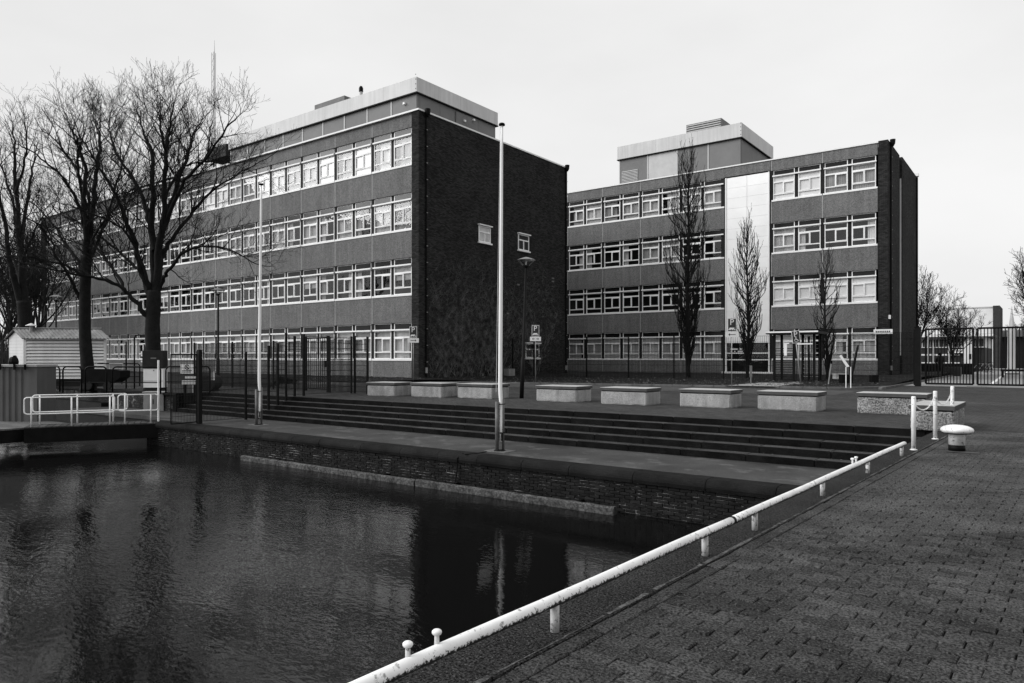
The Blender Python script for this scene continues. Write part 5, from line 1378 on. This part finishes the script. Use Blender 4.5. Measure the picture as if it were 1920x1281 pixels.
# the larger tree in the middle left
photo_tree("large bare tree with wide fan of branches behind the white electric cabinet", 31.0,
  [(287,735,.33),(287,660,.31),(286,610,.30),(288,575,.29),(289,545,.27)],
  [([(283,600),(272,588),(240,552),(222,535),(172,520),(125,512),(60,497)], .13, .025, -1.5),
   ([(236,550),(225,525),(205,497),(186,470),(165,445),(140,425)], .09, .02, 2.5),
   ([(284,560),(272,535),(262,510),(240,487),(195,450),(160,425),(110,400)], .12, .022, 3.0),
   ([(285,552),(270,520),(260,490),(250,445),(232,400),(215,360),(185,312),(165,280),(147,250)], .15, .02, -3.0),
   ([(290,555),(287,470),(284,400),(287,330),(282,280),(273,260),(264,230),(255,205)], .17, .02, 2.0),
   ([(293,560),(297,480),(306,420),(307,370),(309,310),(315,260),(321,228),(326,195)], .19, .02, -1.0),
   ([(300,450),(318,390),(345,312),(355,275),(366,245),(380,222)], .13, .018, 3.0),
   ([(303,440),(322,390),(350,337),(382,300),(425,240),(447,218)], .12, .018, -2.5),
   ([(296,548),(308,520),(320,503),(350,472),(387,462),(430,468),(480,495)], .10, .02, -2.0),
   ([(301,505),(306,478),(322,450),(355,405),(395,360),(440,330),(500,298)], .13, .018, 1.0),
   ([(289,470),(278,420),(270,380),(245,330),(218,285),(208,255),(205,235),(207,212)], .12, .018, 3.5),
   ([(307,360),(312,300),(302,250),(300,228),(297,202)], .09, .015, -3.5),
   ([(306,380),(330,330),(352,310),(400,300),(440,305)], .07, .015, 2.5),
   ([(280,560),(268,500),(240,440),(215,420),(170,400),(130,385)], .08, .015, -3.5)], 11)
photo_tree("slimmer bare tree with nearly upright trunk just in front of the white hut", 32.6,
  [(166,728,.31),(164,690,.28),(160,640,.26),(159,590,.25),(160,530,.23),(162,480,.22)],
  [([(152,560),(140,540),(128,515),(107,480),(92,445),(70,420),(35,400)], .10, .02, -2.0),
   ([(158,520),(140,480),(118,450),(90,410),(60,380),(20,365)], .09, .018, 2.5),
   ([(161,490),(160,430),(158,370),(160,320),(150,275),(138,250),(127,228)], .15, .02, -1.5),
   ([(163,490),(170,430),(176,370),(183,310),(186,260),(187,238),(188,215)], .16, .02, 1.5),
   ([(165,500),(180,460),(198,415),(218,350),(232,300),(250,250)], .10, .018, 3.0),
   ([(164,500),(172,440),(168,380),(150,330),(125,290),(100,260),(80,245)], .11, .018, 3.0),
   ([(160,440),(150,390),(130,350),(95,310),(60,285),(30,270)], .09, .016, -3.0),
   ([(162,470),(190,420),(225,380),(255,350)], .07, .015, -3.0),
   ([(158,400),(150,340),(145,290),(153,262),(158,238)], .08, .015, -2.5),
   ([(160,530),(130,500),(85,490),(40,480),(0,485)], .07, .016, -1.0)], 23, scaled(CFG, 1.18))
photo_tree("bare tree with leaning double trunk at the far left edge", 41.0,
  [(52,690,.42),(50,640,.38),(47,600,.36),(44,565,.34)],
  [([(46,600),(42,520),(36,450),(32,390),(28,320),(27,275),(24,245)], .25, .025, 0.5),
   ([(42,580),(28,530),(15,470),(5,400),(-10,330),(-20,270)], .22, .025, -2),
   ([(38,470),(48,400),(58,340),(64,295),(72,265)], .13, .02, 3),
   ([(34,430),(22,370),(5,320),(-15,280)], .11, .02, 3),
   ([(38,500),(55,455),(72,420),(88,390)], .09, .016, -3),
   ([(40,520),(20,480),(-10,450),(-40,430)], .10, .02, 2),
   ([(30,360),(45,310),(50,260),(45,215)], .09, .018, -3),
   ([(44,540),(70,500),(84,500),(100,485)], .06, .014, 2.5)], 31, scaled(CFG, 1.5))

def plain_tree(h, spread, seed, levels=3, tip=.012, dens=1.6):
    rng = random.Random(seed); T_ = MB(); C_ = MB()
    cfg = dict(levels=levels, tip=tip, wob=.18, up=.10, cup=.20, start=[.25,.2,.2,.2], rmax=[.035,.018,.012,.010],
               lv=[(.05*h/dens,.12*h,.26*h,.4,.9), (.04*h/dens,.06*h,.13*h,.4,.9), (.028*h/dens,.035*h,.075*h,.4,.9), (.3,.3,.5,.4,.9)])
    fk = h*.28; T_.tube([(0,0,-.2),(.05,0,fk*.5),(0,.05,fk)], [h*.019,h*.016,h*.014], 8)
    for k in range(12):
        a = k*2.4+rng.uniform(-.3,.3); el = rng.uniform(.55,1.35); L_ = h*rng.uniform(.5,.75); p = Vector((0,0,fk*rng.uniform(.75,1.15))); pts = [p]; d = Vector((cos(a)*cos(el)*spread, sin(a)*cos(el)*spread, sin(el))).normalized()
        for j in range(5): d = (d+Vector((rng.gauss(0,.1),rng.gauss(0,.1),.10+rng.gauss(0,.05)))).normalized(); pts.append(pts[-1]+d*L_/5)
        s = smooth(pts, 2); rad = [h*.0065+(.012-h*.0065)*i/(len(s)-1) for i in range(len(s))]; T_.tube(s, rad, 5, False); spawn(C_, s, rad, 0, rng, cfg)
    return T_, C_
def far_tree(label, X, Y, proto=None, h=12, spread=1.0, seed=1, rot=0, sc=1.0, group=None, levels=3, m=None, z=0, tip=.012):
    if proto is None:
        t = thing("bare_tree", label, "tree", (X,Y,z), rot, group); T_, C_ = plain_tree(h, spread, seed, levels, tip)
        T_.build("trunk", m or M_bark, t, False, False); tag(C_.build("crown", m or M_twig, t, False, False), kind="stuff")
        t.scale = (sc,)*3; return t
    return dup(proto, (X,Y,z), rot, label, group, (sc,)*3)
GB_ = "bare trees behind the white hut at the far left"
bgp = far_tree("bare tree behind the hut roof vent, closest to the end of the left school block", *P3(72,690,62).xy, h=13, seed=3, group=GB_, m=M_fartwig)
for k, (px, d, sc, lb) in enumerate(((20,58,1.0,"bare tree at the left edge behind the leaning double trunk"),(-60,66,1.15,"bare tree outside the left edge whose branches reach into view"),(60,80,1.1,"far bare tree showing between the hut gable and the school block end"),(5,88,1.0,"farthest bare tree low at the left edge"))):
    p = P3(px, 690, d); far_tree(lb, p.x, p.y, bgp, rot=k*1.3+.5, sc=sc, group=GB_)
hw = MB(); hr = random.Random(6)
for k in range(1500):
    px = hr.uniform(-150, 92); d = hr.uniform(80, 112); p = P3(px, 690, d); hgt = hr.uniform(2.0, 5.5)*(1-.3*abs(px-10)/160); a = hr.uniform(-.5,.5)
    hw.tube([(p.x,p.y,-.1),(p.x+a*.5,p.y+a*.3,hgt*.5),(p.x+a*1.6,p.y+a,hgt)], [.05,.03,.012], 3, False)
tag(hw.build("thicket", M_fartwig), "dense leafless thicket far behind the hut at the left edge", "thicket", kind="stuff")

# slender upright trees before the right school block
def slender(label, px, yb, ytop, Y, wmax, seed, n, z=.12):
    x, d = onY(px, Y); zt = zat(ytop, d); rng = random.Random(seed); t = thing("slender_tree", label, "tree", (x, Y, z), 0, "slender upright bare trees in front of the right school block"); H = zt-z
    T_ = MB(); C_ = MB(); pts = [Vector((rng.gauss(0,.03)*k, rng.gauss(0,.03)*k, H*k/8-.1)) for k in range(9)]
    for k, p in enumerate(pts): p.x = .06*sin(k*.9+seed); p.y = .05*cos(k*.7)
    s = smooth(pts, 3); r0 = .016*H**.85; T_.tube(s, [max(.012, r0*(1-k/(len(s)-1))**.8) for k in range(len(s))], 8)
    cfg = dict(levels=3, tip=.009, wob=.10, up=.16, cup=.30, start=[.2,.12,.2], rmax=[.03,.016,.011], lv=[(.5,.5,1.2,.2,.5), (.30,.45,1.15,.2,.55), (.30,.25,.6,.25,.6)])
    for k in range(n):
        f = .07+.86*(k/n)**1.15; q = s[int(f*(len(s)-1))]; a = k*2.4+rng.uniform(-.4,.4)
        env = wmax*(sin(pi*min(1, (f+.06)/.62*.5)) if f < .56 else 1-(f-.56)/.46)
        rr_ = max(.15, env)*rng.uniform(.55,1.0); L_ = H*rng.uniform(.16,.30)*(1-.45*f)
        d1 = Vector((cos(a)*rr_, sin(a)*rr_, L_*.55)); d2 = Vector((cos(a)*rr_*1.12, sin(a)*rr_*1.12, L_))
        lp_ = smooth([q, q+d1*.5, q+d1, q+d2], 2); rad = [.035*(1-f)+.014+(.009-.035*(1-f)-.014)*i/(len(lp_)-1) for i in range(len(lp_))]
        C_.tube(lp_, rad, 4, False); spawn(C_, lp_, rad, 1, rng, cfg)
    T_.build("trunk", M_bark, t, True, False); tag(C_.build("crown", M_twig, t, False, False), kind="stuff")
slender("tallest slender bare tree, reaching above the roof edge of the shorter school block", 1290, 705, 282, 43.0, 1.5, 3, 125)
slender("middle slender bare tree in front of the white stair column", 1402, 703, 418, 43.5, 1.0, 5, 95)
slender("smallest thin bare tree between the stair column and the corner of the shorter block", 1549, 705, 470, 43.5, .8, 7, 42)

# ------------------------------------------------------------------ beyond the driveway gate
Yb = 96.0
WH = thing("low_white_building", "low white flat roofed building with dark banded ground floor beyond the driveway gate", "building", (0, Yb, 0))
xa, da = onY(1690, Yb); xb, db = onY(1846, Yb); xs_, ds_ = onY(1812, Yb)
zb0 = .3; zm = zat(652, ds_); zt_ = zat(632, ds_)
MB().box(xa, xb, Yb, Yb+14, 0, zm).build("ground_floor", M_fdark, WH)
for k in range(4): MB().box(xa, xs_-.6, Yb-.05, Yb-.002, zm-.9-k*.95, zm-.72-k*.95).build("white_band", M_wall, WH)
MB().box(xa, xb, Yb-.2, Yb+14, zm+.002, zt_).build("upper_wall", M_wall, WH)
n = 15
for k in range(n):
    x = xa+(xb-xa)*(k+.1)/n; w_ = (xb-xa)/n; f = MB().box(x, x+w_*.75, Yb-.24, Yb-.203, zt_-1.1, zt_-.25).build("window", M_fdark, WH); MB().box(x+w_*.35, x+w_*.39, Yb-.27, Yb-.242, zt_-1.08, zt_-.27).build("window_bar", M_wall, f)
MB().box(xa, xb+.8, Yb-1.2, Yb+14.2, zt_+.002, zt_+.3).build("roof_slab", M_fdark, WH); MB().box(xa, xb+.85, Yb-1.26, Yb-1.202, zt_+.02, zt_+.28).build("roof_edge", M_wall, WH)
MB().box(xs_-.25, xs_+.65, Yb-.8, Yb-.25, 0, zat(590, ds_)).build("white_pylon", M_wall, WH)
xx, dd_ = onY(1797, Yb-1); nbx = MB().box(xx-1.15, xx+.95, Yb-.6, Yb-.45, zat(662, dd_), zat(655, dd_)).build("name_board", M_signw, WH)
MB().prism([(xx-.75+.26*cos(k*pi/8), (zat(662,dd_)+zat(655,dd_))/2+.2*sin(k*pi/8)) for k in range(16)], 'y', Yb-.62, Yb-.601).build("emblem", M_signb, nbx)
tb = MB()
for k in range(6): tb.box(xx-.3+k*.18, xx-.18+k*.18, Yb-.615, Yb-.601, zat(659.5,dd_), zat(657,dd_))
tb.build("lettering", M_signb, nbx)
xt, dt = onY(1825, 120); t = thing("white_block", "tall plain pale block rising behind the low white building", "building", (xt, 120, 0))
MB().box(xt-3.2, xt+2.3, 120, 128, 0, zat(578, dt)).build("wall", M_wall, t); MB().box(xt+2.32, xt+3.1, 119.6, 128, 0, zat(575, dt)).build("brick_tower", M_chim, t); MB().box(xt-3.3, xt+2.31, 119.9, 128.1, zat(578, dt), zat(576, dt)).build("roof_edge", M_post, t)
xt, dt = onY(1880, 125); t = thing("dark_house", "dark low house among trees beyond the driveway gate", "building", (xt, 125, 0))
MB().box(xt-5, xt+12, 125, 133, 0, zat(632, dt)).build("wall", M_chim, t); MB().prism([(124,zat(632,dt)),(134,zat(632,dt)),(129,zat(618,dt))], 'x', xt-5.3, xt+12.3).build("roof", M_fdark, t)
# white obelisk banner mast and thin white posts
A = P3(1897, 692, 62); t = thing("white_mast", "tall white tapering banner mast standing beside the driveway", "mast", (A.x, A.y, 0))
MB().tube([(0,0,0),(0,0,3.6),(0,0,5.9)], [.34,.30,.02], 4).build("mast", M_wall, t, False, False); MB().box(-.5,.5,-.5,.5,0,.12).build("foot", M_kerb, t, False, False) if False else MB().box(-.5,.5,-.5,.5,0,.12).build("foot", M_kerb, t, False, world=False)
for px, yb, yt, lb in ((1740.5, 684, 606, "taller thin white pole behind the driveway gate"), (1750, 680, 652, "shorter thin white pole behind the driveway gate"), (1779.5, 688, 630, "thin white pole beside the dark planter behind the gate")):
    d = 66; A, B = P3(px, yb, d), P3(px, yt, d); A.z = 0; B.x, B.y = A.x, A.y
    tag(MB().tube([A, B], .06, 6).build("pole", M_wall), lb, "pole", "thin white poles behind the driveway gate")
hx, hd = onY(1752, 74); h_ = MB(); hr = random.Random(9)
h_.bbox(hx-4.5, hx+3.0, 72.5, 74, 0, .95, .1); structure_h = tag(h_.build("hedge", M_hedge), "low dark clipped hedge behind the driveway gate", "hedge")
px_, pd = onY(1785, 66); t = thing("planter_box", "dark square planter box beside the driveway", "planter", (px_, 66, 0)); MB().bbox(-.6,.6,-.5,.5,0,.72,.03).build("box", M_fdark, t, world=False); MB().box(-.52,.52,-.42,.42,.70,.76).build("soil", M_hedge, t, world=False)
lnm = MB(); 
p0, p1 = onz(1858, 721, .0), onz(1890, 697, .0); dv = (p1-p0).normalized(); nv = Vector((-dv.y, dv.x, 0))*.09
lnm.quad(p0-nv+Vector((0,0,.008)), p0+nv+Vector((0,0,.008)), p1+nv+Vector((0,0,.008)), p1-nv+Vector((0,0,.008))); structure("road_marking", lnm, M_signw)
A = onz(1876, 708, 0); tag(MB().box(A.x, A.x+5, A.y, A.y+.12, .45, .6).box(A.x+.1, A.x+.2, A.y, A.y+.12, 0, .45).box(A.x+4, A.x+4.1, A.y, A.y+.12, 0, .45).build("low_barrier", M_black), "low dark horizontal barrier bar beyond the right gate leaf", "barrier")
# trees there
xx, _ = onY(1716, 84); rt = far_tree("bare tree showing beside the corner of the shorter school block, over the white building", xx, 84, h=9.8, spread=1.3, seed=12, sc=1.0, levels=3, tip=.014)
xx, _ = onY(1786, 70); far_tree("small bare young tree in the centre of the driveway gate view", xx, 70, h=5.8, spread=.7, seed=15, levels=3, tip=.010)
xx, _ = onY(1972, 74); far_tree("large bare tree leaning in at the right edge of the view", xx, 70, rt, rot=2.2, sc=1.0)
GR = "distant bare trees beyond the driveway"
for k, (px, Y, sc) in enumerate(((1862,140,.62),(1885,150,.66),(1910,145,.72),(1935,138,.75))):
    xx, _ = onY(px, Y); far_tree(["distant bare tree left of the white mast","distant bare tree just behind the white mast","distant bare tree right of the white mast","distant bare tree at the right edge behind the gate"][k], xx, Y, rt, rot=k*1.7, sc=sc, group=GR)
# bicycles parked by the white building
def bicycle(label, X, Y, rot):
    t = thing("bicycle", label, "bicycle", (X,Y,.0), rot, "parked bicycles beyond the driveway gate")
    for x in (-.52,.52): m = MB(); m.tube([(x+.33*cos(k*pi/8),0,.34+.33*sin(k*pi/8)) for k in range(17)], .025, 4); m.build("wheel", M_black, t, False, False)
    MB().tube([(-.52,0,.34),(-.15,0,.85),(.38,0,.85),(.52,0,.34)], .025, 4).tube([(-.15,0,.9),(.0,0,.32),(.38,0,.85)], .025, 4).build("frame", M_steel, t, False, False)
    MB().tube([(.36,-.25,1.02),(.36,0,.98),(.36,.25,1.02)], .02, 4).build("handlebar", M_black, t, False, False); MB().box(-.28,-.05,-.06,.06,.93,.98).build("saddle", M_black, t, False, world=False)
for k, (px, Y) in enumerate(((1836,86),(1846,87),(1856,85))):
    xx, _ = onY(px, Y); bicycle(["bicycle nearest the white pylon beyond the gate","middle parked bicycle beyond the gate","parked bicycle farthest right beyond the gate"][k], xx, Y, .5+.3*k)

# person in a dark coat beyond the gate
pp_, pd = onY(1763, 60)
PS = thing("person", "person in dark coat and dark trousers standing beyond the driveway gate, seen from behind", "person", (pp_, 60, 0), 0.4)
def skin_body(verts, edges, radii, root):
    me = bpy.data.meshes.new("body"); me.from_pydata(verts, edges, []); o = bpy.data.objects.new("body_tmp", me); COL.objects.link(o)
    m = o.modifiers.new("skin", 'SKIN'); 
    for i, r in enumerate(radii): me.skin_vertices[0].data[i].radius = (r, r*.8 if i < 5 else r)
    me.skin_vertices[0].data[root].use_root = True
    o.modifiers.new("sub", 'SUBSURF').levels = 1
    dg = bpy.context.evaluated_depsgraph_get(); out = bpy.data.meshes.new_from_object(o.evaluated_get(dg)); bpy.data.objects.remove(o); return out
V = [(0,0,.95),(0,0,1.15),(0,0,1.38),(0,0,1.50),(0,0,1.56),(0,0,1.68),
     (-.11,0,.90),(-.12,.03,.48),(-.12,0,.08),(-.12,-.14,.04),(.11,0,.90),(.13,-.06,.49),(.13,.03,.08),(.13,-.12,.04),
     (-.20,0,1.42),(-.25,.03,1.14),(-.24,-.04,.90),(-.24,-.06,.80),(.20,0,1.42),(.25,.02,1.14),(.25,-.06,.90),(.25,-.09,.80)]
E = [(0,1),(1,2),(2,3),(3,4),(4,5),(0,6),(6,7),(7,8),(8,9),(0,10),(10,11),(11,12),(12,13),(2,14),(14,15),(15,16),(16,17),(2,18),(18,19),(19,20),(20,21)]
R = [.19,.17,.19,.07,.06,.105,.11,.075,.05,.045,.11,.075,.05,.045,.08,.06,.045,.04,.08,.06,.045,.04]
me = skin_body(V, E, R, 0); me.materials.append(M_coat); link("body", me, PS)
MB().lathe([(.05,1.60),(.105,1.64),(.118,1.70),(.10,1.77),(.04,1.805)], n=12).build("hair", M_black, PS, True, False)
MB().lathe([(.20,.62),(.21,.8),(.185,1.1),(.205,1.36),(.12,1.47)], n=12).build("coat", M_coat, PS, True, False)

# lattice mast behind the left block
xm, dm = onY(399, 46.0); zt = zat(98, dm)
LM = thing("lattice_mast", "thin lattice antenna mast rising behind the left school block", "mast", (xm, 46, 0))
m = MB(); w_ = .22
for (a, b_) in ((-w_,0),(w_,0),(0,.35)): m.tube([(a,b_,0),(a,b_,zt)], .032, 4)
m.build("mast_legs", M_unit, LM, False, False); m = MB(); k = 0; z = 12.0
while z < zt-.5: s = w_ if k % 2 else -w_; m.tube([(s,0,z),(-s,0,z+.6)], .02, 3); z += .6; k += 1
m.build("mast_braces", M_unit, LM, False, False)
MB().tube([(.35,0,12),(.35,0,zt-.8),(.35,0,zt+1.3)], [.05,.05,.015], 5).build("antenna", M_post, LM, False, False)
